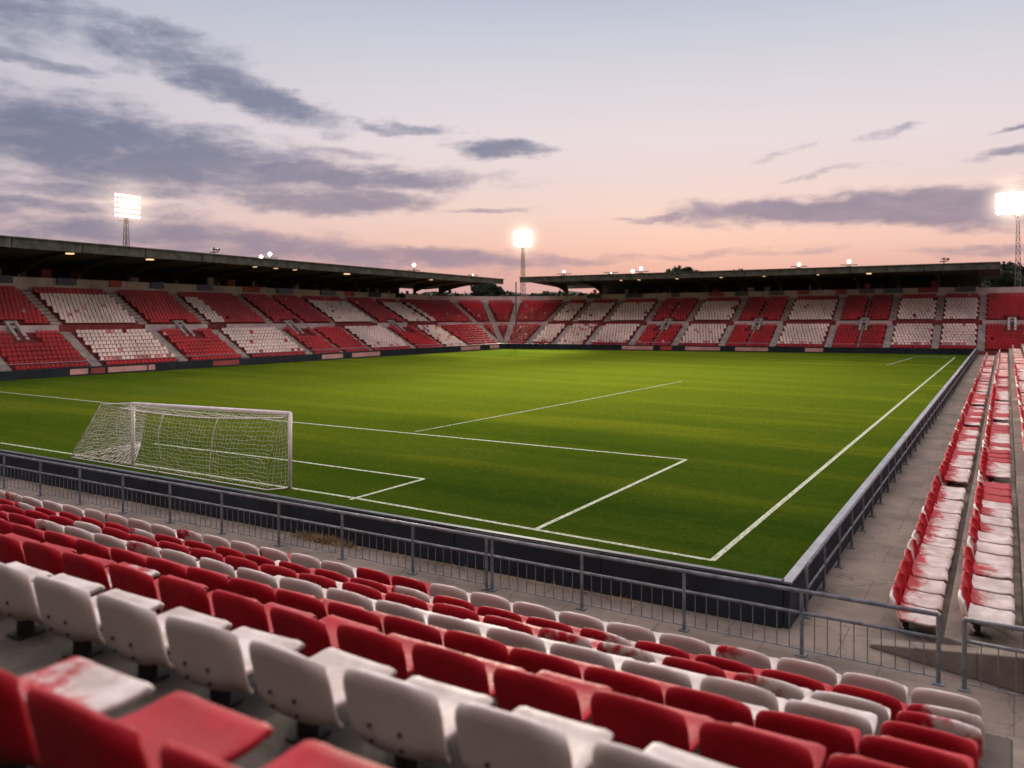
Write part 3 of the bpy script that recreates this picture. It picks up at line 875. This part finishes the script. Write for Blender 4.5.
# front fence rail of left and far stands
for S_, nm_, lab in ((SL, 'stand_railing', 'thin rail along the front of the left stand'), (SF, 'stand_railing', 'thin rail along the front of the far stand')):
    root = empty(nm_, S_.A, lab, 'railing', 'thin rails in front of the roofed stands'); c = S_.A.copy()
    m = MB(); m.tube([S_.pt(0, .55, 1.15), S_.pt(1, .55, 1.15)], .03, 5); m.build('top_rail', M['steel'], root, center=c)
    m = MB(); k = 0
    while k < S_.L:
        m.tube([S_.pt(k/S_.L, .55, .45), S_.pt(k/S_.L, .55, 1.15)], .025, 4); k += 1.6
    m.build('post_row', M['steel'], root, center=c)

# ------------------------------------------------------------------ goal
gl, gr = G(133, 465.5), G(290, 488.5)
goal = empty('goal', (gl+gr)/2, 'white football goal with a loose net, standing on the near goal line', 'goal')
gc = goal.location.copy(); gh = 2.30; up_ = Vector((0, 0, 1))
hl = 6 - (403.2-HOR)*(6/(465.5-HOR)); hr = 6 - (412.8-HOR)*(6/(488.5-HOR)); print('goal heights', hl, hr)
L1, R1 = gl+up_*hl, gr+up_*hr
gd = (gr-gl).normalized(); gn = Vector((gd.y, -gd.x, 0))
if gn.y > 0: gn = -gn                       # towards the camera
for p, q in ((gl, L1), (gr, R1)):
    m = MB(); m.tube([p, q], .068, 12); m.build('goal_post', M['paint'], goal, True, center=gc)
m = MB(); m.tube([L1-up_*.02, (L1+R1)/2-up_*.02, R1-up_*.02], .068, 12); m.build('crossbar', M['paint'], goal, True, center=gc)
TLp = G(101, 404.5, hl-.08); BLp = G(71, 457.3, 0.03); T3 = G(147, 413.5, 1.9); B3 = G(141, 444, .03)
RB = G(267, 490, .03)
def netpanel(mb, P, nu, nv, r, bulge=None, jit=.018, irregular=0.):
    """P(u,v) surface; cords both ways"""
    rnd = random.Random(nu*7+nv)
    ju = [[(rnd.gauss(0, jit), rnd.gauss(0, jit)) for _ in range(nv+1)] for _ in range(nu+1)]
    def S(i, j):
        p = P(i/nu, j/nv); a, b = ju[i][j]; return p + gd*a + up_*b
    for i in range(nu+1): mb.tube([S(i, j) for j in range(nv+1)], r, 3, cap=False)
    for j in range(nv+1): mb.tube([S(i, j) for i in range(nu+1)], r, 3, cap=False)
def lerp(a, b, t): return a+(b-a)*t
tb_l = L1 + gn*.55 - up_*.10; tb_r = R1 + gn*.35 - up_*.10
def back_top(u): return lerp(tb_l, tb_r, u) - up_*(.16*math.sin(math.pi*u)+.02)
def back_bot(u):
    a = gl + gn*.35; b = RB; p = lerp(a, b, u) if u < 1 else b; return Vector((p.x, p.y, .03))
def backp(u, v):
    p = lerp(back_top(u), back_bot(u), v); s = math.sin(math.pi*v)
    return p + gn*(.18*s + .06*math.sin(u*23+v*5)*s) 
m = MB()
netpanel(m, backp, 46, 16, .0058, jit=.022)
def topp(u, v):
    p = lerp(lerp(L1, R1, u), back_top(u), v); return p - up_*.05*math.sin(math.pi*v)
netpanel(m, topp, 58, 5, .008, jit=.012)
netpanel(m, lambda u, v: lerp(lerp(R1, tb_r, u), lerp(gr, RB, u), v)+gn*.05*math.sin(v*3), 5, 18, .007)
netpanel(m, lambda u, v: lerp(lerp(L1, TLp, u), lerp(gl, BLp, u), v) - up_*.12*math.sin(math.pi*u)*(1-v), 11, 18, .0072, jit=.025)
netpanel(m, lambda u, v: lerp(lerp(TLp, T3, u), lerp(BLp, B3, u), v), 16, 18, .0080, jit=.025)
netpanel(m, lambda u, v: lerp(lerp(gl, BLp, u), lerp(gl+(B3-gl)*.9, B3, u), v)+up_*(.02+.04*abs(math.sin(u*9+v*5))), 15, 16, .009, jit=.03)
m.build('net', M['net'], goal, center=gc)
for u in (.30, .64):
    m = MB(); m.tube([backp(u + (-.04 if v > .8 and u < .5 else 0)*(v-.8)*5, v)+gn*.03 for v in [i/12 for i in range(13)]], .014, 6)
    m.build('net_support', M['paint'], goal, True, center=gc)
m = MB(); m.tube([L1, TLp], .028, 6); m.tube([TLp, lerp(TLp, BLp, .5)+gd*.08, BLp], .020, 6); m.build('side_bar', M['paint'], goal, True, center=gc)
m = MB(); m.tube([BLp] + [back_bot(i/8) for i in range(9)] + [gr+up_*.03], .024, 6); m.build('ground_bar', M['paint'], goal, True, center=gc)
m = MB(); m.tube([back_top(i/12) for i in range(13)], .022, 6); m.build('rear_bar', M['paint'], goal, True, center=gc)

# ------------------------------------------------------------------ floodlight towers
def halo_mat(name, c, strength, rad):
    m = bpy.data.materials.new(name); m.use_nodes = True; nt = m.node_tree
    nt.nodes.remove(nt.nodes['Principled BSDF'])
    co = nt.nodes.new('ShaderNodeTexCoord').outputs['Object']
    ln = nt.nodes.new('ShaderNodeVectorMath'); ln.operation = 'LENGTH'; nt.links.new(co, ln.inputs[0])
    r = math_(nt, 'DIVIDE', ln.outputs['Value'], rad)
    f = math_(nt, 'SUBTRACT', 1., r, clamp=True)
    f = math_(nt, 'POWER', f, 5.5)
    e = N(nt, 'ShaderNodeEmission'); e.inputs[0].default_value = c
    nt.links.new(math_(nt, 'MULTIPLY', f, strength), e.inputs[1])
    nt.links.new(e.outputs[0], nt.nodes['Material Output'].inputs['Volume']); m.cycles.emission_sampling = 'NONE'; return m
def tower(px, py, Z, w, h, nx, nz, label, lampmat, halo_r, halo_s, face=None, mastpx=None, lr=.2, power=0, spotdir=None, lampt=True):
    r = (px-512)/F; base = Vector(((CY*r-SY)*Z, (SY*r+CY)*Z, 0)); hz = H + (HOR-py)*Z/F
    if mastpx is not None:
        rm = (mastpx-512)/F; mb_ = Vector(((CY*rm-SY)*Z, (SY*rm+CY)*Z, 0))
    else: mb_ = base
    root = empty('floodlight_tower', mb_, label, 'floodlight', 'tall floodlight towers behind the stands'); c = mb_.copy()
    # lattice mast
    m = MB(); hw0, hw1 = .50, .16; z1 = hz-h/2; ns = int(z1/.9)
    def cr(i, z): 
        q = hw0+(hw1-hw0)*z/z1; return mb_ + Vector(((-1, 1, 1, -1)[i]*q, (-1, -1, 1, 1)[i]*q, z))
    for i in range(4): m.tube([cr(i, 0), cr(i, z1)], .040, 5)
    for k in range(ns):
        za, zb_ = z1*k/ns, z1*(k+1)/ns
        for i in range(4):
            j = (i+1) % 4; m.tube([cr(i, za), cr(j, zb_)], .028, 4); m.tube([cr(i, zb_), cr(j, zb_)], .025, 4)
    m.build('lattice_mast', M['mast'], root, center=c)
    to = (Vector((-30, 55, 0))-base) if face is None else Vector(face)-base
    to.z = 0; to.normalize(); sd = Vector((to.y, -to.x, 0)); hc = base + up_*hz
    m = MB()
    for i in range(nz):
        z = -h/2 + h*(i+.5)/nz; m.tube([hc-sd*w/2+up_*z, hc+sd*w/2+up_*z], .05, 4)
    for sx in (-.35, .35): m.tube([hc+sd*w*sx-up_*h/2, hc+sd*w*sx+up_*h/2], .05, 4)
    m.tube([mb_+up_*(z1-.6), hc-up_*h/2-sd*.0], .12, 6)
    m.tube([mb_+up_*(z1-.3)-sd*w*.3, mb_+up_*(z1-.3)+sd*w*.3], .04, 4)
    hd = m.build('lamp_frame', M['mast'], root, center=c)
    for i in range(nz):
        for j in range(nx):
            p = hc + sd*(-w/2+w*(j+.5)/nx) + up_*(-h/2+h*(i+.5)/nz) + to*.12
            m = MB(); m.ball((0, 0, 0), lr, 8)
            # a shallow drum facing the pitch
            m = MB(); m.tube([p, p+to*.10-up_*.04], lr*.75, 10, r2=lr)
            m.build('lamp', lampmat, hd, center=c)
    m = MB(); m.ball((0, 0, 0), halo_r, 20); me = m.mesh('lamp_bloom', [halo_mat('bloom', (1., .74, .50, 1), halo_s, halo_r)], True)  # added glow sphere imitating lens bloom round the lamps
    o = bpy.data.objects.new('lamp_bloom', me); col.objects.link(o); o.parent = root; o.location = hc+to*.4-c
    if power:
        ld = bpy.data.lights.new('floodlight_beam', 'SPOT'); ld.energy = power; ld.color = (1., .90, .70); ld.spot_size = R(62 if power > 200000 else 40); ld.spot_blend = 1.
        ld.shadow_soft_size = 2.; lo = bpy.data.objects.new('floodlight_beam', ld); col.objects.link(lo)
        lo.location = (hc + to*1.2); tgt = Vector(spotdir); lo.rotation_euler = (tgt-lo.location).to_track_quat('-Z', 'Y').to_euler()
        LIGHTS.append(lo)
    return root
LIGHTS = []
tower(126.3, 206, 94.5, 3.75, 2.8, 8, 5, 'floodlight tower rising behind the left stand roof', M['lamp'], 7.5, .55, (-20, 70, 0), lr=.155, power=480000, spotdir=(-34, 58, 0))
tower(523, 238.5, 140, 2.9, 2.6, 6, 5, 'floodlight tower over the far left corner gap', M['lampfar'], 5.6, 1.7, (-10, 20, 0), lr=.27, power=330000, spotdir=(-32, 62, 0))
tower(1012, 203, 117, 3.8, 2.9, 7, 5, 'floodlight tower at the right edge behind the far stand', M['lampfar'], 7.2, 1.5, (-15, 30, 0), mastpx=1018, lr=.34, power=170000, spotdir=(-36, 62, 0))

# small lamps and aerials
def roof_z(S, t, d, ztop=11.3, zb=9.65+.75): 
    z = ztop-.1+(zb-ztop+.1)*(d-4.25)/(17.5-4.25); return S.pt(t, d, z)
rl = [(SL, 270, 254, 2, .45, 'pair of bright lamps on the left stand roof'), (SL, 414, 265, 1, .5, 'single bright lamp towards the far end of the left stand roof'),
      (SL, 473, 275, 1, .22, 'dim lamp at the far tip of the left stand roof'), (SF, 564, 271.5, 1, .35, 'small lamp at the left tip of the far stand roof'),
      (SF, 641, 268.5, 2, .5, 'bright lamp pair left of centre on the far stand roof'), (SF, 799, 264.5, 1, .5, 'bright lamp near the middle of the far stand roof'),
      (SF, 849, 261.5, 1, .5, 'brightest lamp right of centre on the far stand roof'), (SF, 611, 273, 1, .22, 'faint lamp low on the far stand roof left of centre')]
for S_, px, py, cnt, rad, lab in rl:
    t = S_.t_px(px, 6.); p = roof_z(S_, t, 6.); q = proj(p); zt = H + (HOR-py)*q[2]/F
    root = empty('roof_lamp', p, lab, 'lamp', 'small lamps standing on the stand roofs'); c = p.copy()
    m = MB(); m.box(p.x-.35, p.x+.35, p.y-.35, p.y+.35, p.z-.15, p.z+.35)
    m.tube([p, Vector((p.x, p.y, zt))], .07, 5)
    m.tube([Vector((p.x, p.y, p.z+.5))-S_.dir*1.0, Vector((p.x, p.y, p.z+.5))+S_.dir*1.0], .06, 4); m.build('bracket', M['mast'], root, center=c)
    for k in range(cnt):
        b = Vector((p.x, p.y, zt-(.35 if k else 0))) + S_.dir*(-1.1*k); m = MB(); m.ball(b, rad*.42, 10); m.build('bulb', M['bulb'], root, True, center=c)
for S_, px, lab in ((SL, 214, 'small aerial on the left stand roof near the tall floodlight'), (SF, 944, 'dark cluster of aerials near the right end of the far roof')):
    t = S_.t_px(px, 6.); p = roof_z(S_, t, 6.); root = MB()
    root.tube([p, p+up_*1.1], .05, 5); root.tube([p+up_*.5-S_.dir*.5, p+up_*.6+S_.dir*.5], .06, 4); root.tube([p+up_*.85-S_.dir*.3, p+up_*.8+S_.dir*.5], .08, 5)
    root.ball(p+up_*.85+S_.dir*.5, .17, 6)
    tag(root.build('roof_aerial', M['beam'], center=p), lab, 'aerial')
wl = [(SL, p) for p in (70, 150, 255, 276, 295, 347, 431)] + [(SF, p) for p in (621, 639, 677, 721, 764, 869, 818)]
for S_, px in wl:
    t = S_.t_px(px, 5.2); z = 10.42; p = S_.pt(t, 5.2, z); big = px in (70, 869, 347, 150)
    s = .20 if big else .09
    root = empty('ceiling_lamp', p, 'small warm lamp under the %s stand roof, %s' % ('left' if S_ is SL else 'far',
        {70: 'nearest and largest', 150: 'second from the camera', 255: 'third from the camera', 276: 'fourth from the camera', 295: 'fifth from the camera', 347: 'second from its far end', 431: 'closest to its far end',
         621: 'first from its left end', 639: 'second from its left end', 677: 'third from its left end', 721: 'fourth from its left end', 764: 'fifth from its left end', 818: 'second from its right end', 869: 'brightest, closest to its right end'}[px]), 'lamp', 'warm lamps under the stand roofs')
    m = MB(); q = p-up_*.02
    P = [q-S_.dir*s*1.3-S_.back*.18, q+S_.dir*s*1.3-S_.back*.18, q+S_.dir*s*1.3+S_.back*.2, q-S_.dir*s*1.3+S_.back*.2]
    m.hexa([a-up_*s*.55 for a in P]+P); m.build('lit_diffuser', M['warm'], root, center=p)
    m = MB(); m.hexa([a+up_*.003 for a in P]+[a+up_*.35 for a in P]); m.build('housing', M['beam'], root, center=p)

# tall thin pole in the far corner with a stay wire
pb = G(516, 348.5); m = MB(); zt = H+(HOR-282)*proj(pb)[2]/F
m.tube([pb, pb+up_*zt], .13, 8, r2=.08); tag(m.build('net_pole', M['mast'], center=pb), 'tall thin pole standing in the far left corner of the pitch', 'pole')

# ------------------------------------------------------------------ hill and trees beyond
def ridge(px):
    """height of the wooded skyline at distance 230"""
    if px > 940: return 11 + (px-940)/84*5.0
    if 640 < px < 730: return 13.0
    return 9.5
m = MB(); prev = None; D = 230.; pts = []
for i in range(140):
    px = 300 + i*7; r = (px-512)/F
    p = Vector(((CY*r-SY)*D, (SY*r+CY)*D, 0)); q = Vector(((CY*r-SY)*D*1.5, (SY*r+CY)*D*1.5, 0))
    h = ridge(px)*1.0 + math.sin(i*.7)*.4 + random.uniform(-.3, .3)
    row = [p*.92, p+up_*h*.8, p*1.06+up_*h*.95, q+up_*h*1.0]
    row[0].z = -.05
    if prev:
        for k in range(3): m.quad([prev[k], row[k], row[k+1], prev[k+1]])
    prev = row; pts.append((px, p, h))
tag(m.build('hills', M['hill']), kind='structure')
m = MB()
for px, p, h in pts:
    for k in range(46):
        a = random.uniform(0, 6.28); rr = random.uniform(0, 3.0); s = random.uniform(.35, .9)
        c0 = p*1.0 + Vector((math.cos(a)*rr*1.2, math.sin(a)*rr, h*.8 + random.uniform(-2.5, 1)*1. + math.sin(px*.13)*.5))
        n1 = Vector((random.gauss(0,1), random.gauss(0,1), random.gauss(0,1))).normalized(); n2 = n1.cross(Vector((random.gauss(0,1), random.gauss(0,1), .3))).normalized()
        m.quad([c0-n1*s, c0-n2*s*.7, c0+n1*s, c0+n2*s*.7])
tag(m.build('woodland', M['leaf']), 'dark wooded skyline beyond the far stand', 'trees', kind='stuff')

# bushy tree top showing over the far roof
def tree(px, D, top, wid, label):
    r = (px-512)/F; p = Vector(((CY*r-SY)*D, (SY*r+CY)*D, 0)); root = empty('bushy_tree', p, label, 'tree'); 
    m = MB(); m.tube([p, p+up_*top*.5, p+up_*top*.8+Vector((.3, 0, 0))], .5, 8, r2=.15)
    for a in range(5):
        m.tube([p+up_*top*.5, p+up_*top*.75+Vector((math.cos(a*1.3)*wid*.6, math.sin(a*1.3)*wid*.6, 0))], .2, 5, r2=.06)
    m.build('trunk', M['bark'], root, center=p)
    m = MB()
    for k in range(2600):
        a = random.uniform(0, 6.28); v = random.uniform(-1, 1); rr = random.random()**.33
        q = Vector((math.cos(a)*math.sqrt(1-v*v), math.sin(a)*math.sqrt(1-v*v), v*.55))*rr*wid*(1+.22*math.sin(a*3+v*4))
        c0 = p + up_*(top-wid*.55) + q; s = random.uniform(.15, .42)
        n1 = Vector((random.gauss(0,1), random.gauss(0,1), random.gauss(0,1))).normalized(); n2 = n1.cross(Vector((random.gauss(0,1), random.gauss(0,1), .3))).normalized()
        m.quad([c0-n1*s, c0-n2*s, c0+n1*s, c0+n2*s])
    m.build('crown', M['leaf'], root, center=p)
tree(683, 165, 12.9, 3.6, 'bushy dark tree showing just above the far stand roof')
tree(737, 175, 12.5, 4.6, 'low dark tree behind the middle of the far roof')
tree(486, 190, 10.6, 3.4, 'round dark tree in the gap left of the corner floodlight')
tree(1008, 170, 14.0, 4.4, 'dark tree behind the right floodlight mast')

# dried grass at the foot of the near boards
m = MB()
for k in range(1500):
    px = random.gauss(328, 14) if random.random() < .62 else random.uniform(60, 640)
    b = G(px, HOR+.1969*(px+880)); x = b.x
    y = YB-.12 - abs(random.gauss(0, .10)); h = random.uniform(.05, .16)*(1.3 if abs(px-328) < 30 else .55); a = random.uniform(0, 6.28); l = Vector((math.cos(a), math.sin(a), 0))*.10; w = Vector((-l.y, l.x, 0))*.10
    p = Vector((x, y, .002)); m.quad([p-w, p+w, p+l+up_*h])
tag(m.build('dry_grass', M['straw']), 'dried yellow grass along the foot of the near boards', 'grass', kind='stuff')

# ------------------------------------------------------------------ sky
w = bpy.data.worlds.new('World'); scene.world = w; w.cycles.sampling_method = 'MANUAL'; w.cycles.sample_map_resolution = 256; w.use_nodes = True; nt = w.node_tree
bg = nt.nodes['Background']; out = nt.nodes['World Output']
gen = nt.nodes.new('ShaderNodeTexCoord').outputs['Generated']
rot = nt.nodes.new('ShaderNodeVectorRotate'); rot.rotation_type = 'Z_AXIS'; rot.inputs['Angle'].default_value = -YAW
nt.links.new(gen, rot.inputs['Vector'])
sp = nt.nodes.new('ShaderNodeSeparateXYZ'); nt.links.new(rot.outputs[0], sp.inputs[0])
X_, Y_, Z_ = sp.outputs
az = math_(nt, 'ARCTAN2', X_, Y_)
hyp = math_(nt, 'SQRT', math_(nt, 'ADD', math_(nt, 'MULTIPLY', X_, X_), math_(nt, 'MULTIPLY', Y_, Y_)))
el = math_(nt, 'ARCTAN2', Z_, hyp)
def AE(px, py):
    a = math.atan((px-512)/F); return a, math.atan((HOR-py)/F*math.cos(a))
def nt_comb(v):
    c = nt.nodes.new('ShaderNodeCombineXYZ')
    for i in range(3): nt.links.new(v, c.inputs[i])
    return c.outputs[0]
ramp = nt.nodes.new('ShaderNodeValToRGB'); cr = ramp.color_ramp
nt.links.new(math_(nt, 'DIVIDE', el, R(60), clamp=True), ramp.inputs[0])
def E(py): return math.atan((HOR-py)/F)/R(60)
stops = [(0., (198, 156, 160)), (E(272), (222, 172, 164)), (E(245), (240, 196, 182)), (E(215), (240, 209, 199)), (E(180), (233, 213, 211)),
         (E(140), (230, 217, 221)), (E(90), (219, 213, 220)), (E(40), (203, 205, 217)), (E(0), (188, 194, 211)), (.50, (176, 184, 205)), (.62, (240, 226, 216)), (1., (246, 230, 216))]
cr.elements[0].position = 0.; cr.elements[0].color = lin(*stops[0][1]); cr.elements[1].position = 1.; cr.elements[1].color = lin(*stops[-1][1])
for p_, c_ in stops[1:-1]:
    e = cr.elements.new(p_); e.color = lin(*c_)
sky = ramp.outputs[0]
# cooler, dimmer sky away from the sunset
azd = math_(nt, 'ABSOLUTE', math_(nt, 'SUBTRACT', az, .22))
side = sstep(nt, azd, .25, 1.0, 0., .55)
sky = mix(nt, side, sky, lin(168, 166, 187))
side2 = sstep(nt, azd, .9, 2.6, 0., .92)
sky = mix(nt, math_(nt, 'MULTIPLY', side2, sstep(nt, el, .45, .9, 1., .15)), sky, lin(150, 128, 117))
lift = sstep(nt, el, .40, .85, 1., 2.7)
sky = mix(nt, 1., sky, nt_comb(lift), 'MULTIPLY')
# the physical sky adds the last warm light low over the sunset
ns_ = nt.nodes.new('ShaderNodeTexSky'); ns_.sky_type = 'NISHITA'; ns_.sun_disc = False
SUN_AZ = math.atan2(-math.sin(YAW-.22), math.cos(YAW-.22))      # world direction of the sunset, from +Y
ns_.sun_elevation = R(3.); ns_.sun_rotation = SUN_AZ if False else (.22-YAW)
sky = mix(nt, .003, sky, ns_.outputs[0], 'ADD')
# clouds
cxyz = nt.nodes.new('ShaderNodeCombineXYZ'); nt.links.new(az, cxyz.inputs[0]); nt.links.new(el, cxyz.inputs[1])
nzn = nt.nodes.new('ShaderNodeTexNoise'); nzn.inputs['Scale'].default_value = 1.; nzn.inputs['Detail'].default_value = 8; nzn.inputs['Roughness'].default_value = .62
nt.links.new(vmap(nt, cxyz.outputs[0], (9, 26, 1)), nzn.inputs['Vector'])
wn = nt.nodes.new('ShaderNodeVectorMath'); wn.operation = 'SUBTRACT'; nt.links.new(nzn.outputs['Color'], wn.inputs[0]); wn.inputs[1].default_value = (.5, .5, .5)
wm = nt.nodes.new('ShaderNodeVectorMath'); wm.operation = 'MULTIPLY'; nt.links.new(wn.outputs[0], wm.inputs[0]); wm.inputs[1].default_value = (.16, .042, 0)
wa = nt.nodes.new('ShaderNodeVectorMath'); wa.operation = 'ADD'; nt.links.new(cxyz.outputs[0], wa.inputs[0]); nt.links.new(wm.outputs[0], wa.inputs[1])
warped = wa.outputs[0]
# px, py, half width, half height, tilt (image degrees, + = falls to the right), weight
CL = [(120, 150, 300, 30, 6, 1.), (60, 120, 120, 26, 4, .9), (300, 172, 210, 11, 2, 1.), (330, 200, 120, 12, 0, .95), (250, 95, 110, 16, 14, .95), (130, 40, 170, 24, 10, .75),
      (20, 20, 90, 26, 0, .75), (395, 128, 62, 5.5, 2, .85), (500, 150, 52, 9, -4, .95), (490, 207, 60, 3.5, 0, .7), (860, 209, 195, 14, 0, 1.2), (1000, 205, 110, 17, 0, 1.), (690, 214, 90, 3, -2, .7),
      (800, 150, 55, 4.5, -10, .62), (890, 132, 34, 3.2, -12, .6), (840, 170, 62, 4.5, -4, .66), (1010, 152, 48, 5, -6, .7), (1010, 127, 34, 2.5, -4, .7), (60, 205, 150, 9, 2, .8), (120, 190, 160, 9, 0, .75),
      (200, 240, 280, 17, 4, .85), (420, 258, 170, 11, 2, .9), (560, 262, 110, 6, 1, .6), (680, 256, 160, 4, -1, .6), (990, 250, 130, 7, 0, .6), (300, 150, 120, 6, 2, .5), (40, 60, 80, 8, 5, .7),
      (-120, 130, 200, 50, 0, 1.), (1200, 180, 160, 30, 0, 1.), (-300, 200, 300, 40, 0, 1.)]
acc = None
for px, py, hw, hh, tilt, wt in CL:
    a, e = AE(px, py); sc_ = 1/F*math.cos(a)
    hw_, hh_ = hw*sc_*max(.35, math.cos(a))*1.04, hh*sc_*1.35
    mp = nt.nodes.new('ShaderNodeMapping'); mp.vector_type = 'TEXTURE'
    mp.inputs['Location'].default_value = (a, e, 0); mp.inputs['Rotation'].default_value = (0, 0, -R(tilt)); mp.inputs['Scale'].default_value = (hw_, hh_, 1)
    nt.links.new(warped, mp.inputs[0])
    ln = nt.nodes.new('ShaderNodeVectorMath'); ln.operation = 'LENGTH'; nt.links.new(mp.outputs[0], ln.inputs[0])
    f = sstep(nt, ln.outputs['Value'], .25, 1.55, wt, 0.)
    acc = f if acc is None else math_(nt, 'MAXIMUM', acc, f)
nA = noise(nt, vmap(nt, cxyz.outputs[0], (7, 21, 1), (0, 0, R(3))), 1., 9, .62, .4)
nB = noise(nt, vmap(nt, cxyz.outputs[0], (24, 62, 1), (0, 0, R(-3))), 1., 8, .65, .3)
dens = math_(nt, 'ADD', math_(nt, 'ADD', math_(nt, 'MULTIPLY', acc, .95), math_(nt, 'MULTIPLY', math_(nt, 'SUBTRACT', nA, .5), 1.25)), math_(nt, 'MULTIPLY', math_(nt, 'SUBTRACT', nB, .5), .75))
cm = sstep(nt, dens, .20, .95)
# overhead and behind: broken cloud everywhere
nC = noise(nt, vmap(nt, rot.outputs[0], (1.6, 1.6, 4)), 1.6, 7, .6, .4)
beh = math_(nt, 'MULTIPLY', sstep(nt, nC, .45, .65, 0., .5), sstep(nt, azd, 1.0, 1.5))
cm = math_(nt, 'MAXIMUM', cm, beh)
cramp = nt.nodes.new('ShaderNodeValToRGB'); nt.links.new(math_(nt, 'DIVIDE', el, R(24), clamp=True), cramp.inputs[0]); ce = cramp.color_ramp
ce.elements[0].position = 0.; ce.elements[0].color = lin(172, 144, 156); ce.elements[1].position = 1.; ce.elements[1].color = lin(130, 136, 160)
e = ce.elements.new(.25); e.color = lin(158, 142, 158); e = ce.elements.new(.45); e.color = lin(126, 130, 154)
cloudc = mix(nt, sstep(nt, azd, .30, .85, 0., .72), cramp.outputs[0], lin(100, 112, 140))
cloudc = mix(nt, sstep(nt, nB, .35, .7, .28, 0.), cloudc, lin(96, 106, 134))
edge = mix(nt, sstep(nt, nA, .5, .72, 0, .35), cloudc, lin(186, 164, 176))
skyc = mix(nt, math_(nt, 'MULTIPLY', cm, .90), sky, edge)
# below the horizon
skyc = mix(nt, sstep(nt, el, -.02, .0, 1., 0.), skyc, lin(92, 84, 84))
nt.links.new(skyc, bg.inputs[0]); bg.inputs[1].default_value = 1.0

sd = bpy.data.lights.new('sun', 'SUN'); sd.energy = .42; sd.angle = R(14); sd.color = (1., .74, .62)
so = bpy.data.objects.new('sun', sd); col.objects.link(so)
sel = R(8); sdir = Vector((math.sin(.22-YAW)*math.cos(sel), math.cos(.22-YAW)*math.cos(sel), math.sin(sel)))
so.rotation_euler = sdir.to_track_quat('Z', 'Y').to_euler()

# ------------------------------------------------------------------ camera
cd = bpy.data.cameras.new('camera'); cam = bpy.data.objects.new('camera', cd); col.objects.link(cam)
cam.location = (0, 0, H); cam.rotation_euler = (R(90), 0, YAW)
cd.sensor_width = 36; cd.lens = F/1024*36; cd.shift_y = -(384-HOR)/1024
cd.clip_start = .05; cd.clip_end = 8000
cd.dof.use_dof = True; cd.dof.focus_distance = 26*K; cd.dof.aperture_fstop = .95
scene.camera = cam

# ------------------------------------------------------------------ model units -> metres
for o in list(scene.objects):
    if o.parent is None:
        o.location = o.location*K
        if o.type in ('MESH', 'EMPTY'): o.scale = o.scale*K
for lo in LIGHTS: lo.data.energy *= K*K; lo.data.shadow_soft_size *= K
scene.view_settings.view_transform = 'Standard'; scene.view_settings.look = 'None'; scene.view_settings.exposure = 0
scene.cycles.use_denoising = True
scene.cycles.volume_step_rate = 4.; scene.cycles.volume_max_steps = 24
scene.cycles.max_bounces = 6; scene.cycles.volume_bounces = 0
scene.cycles.sample_clamp_indirect = 4.
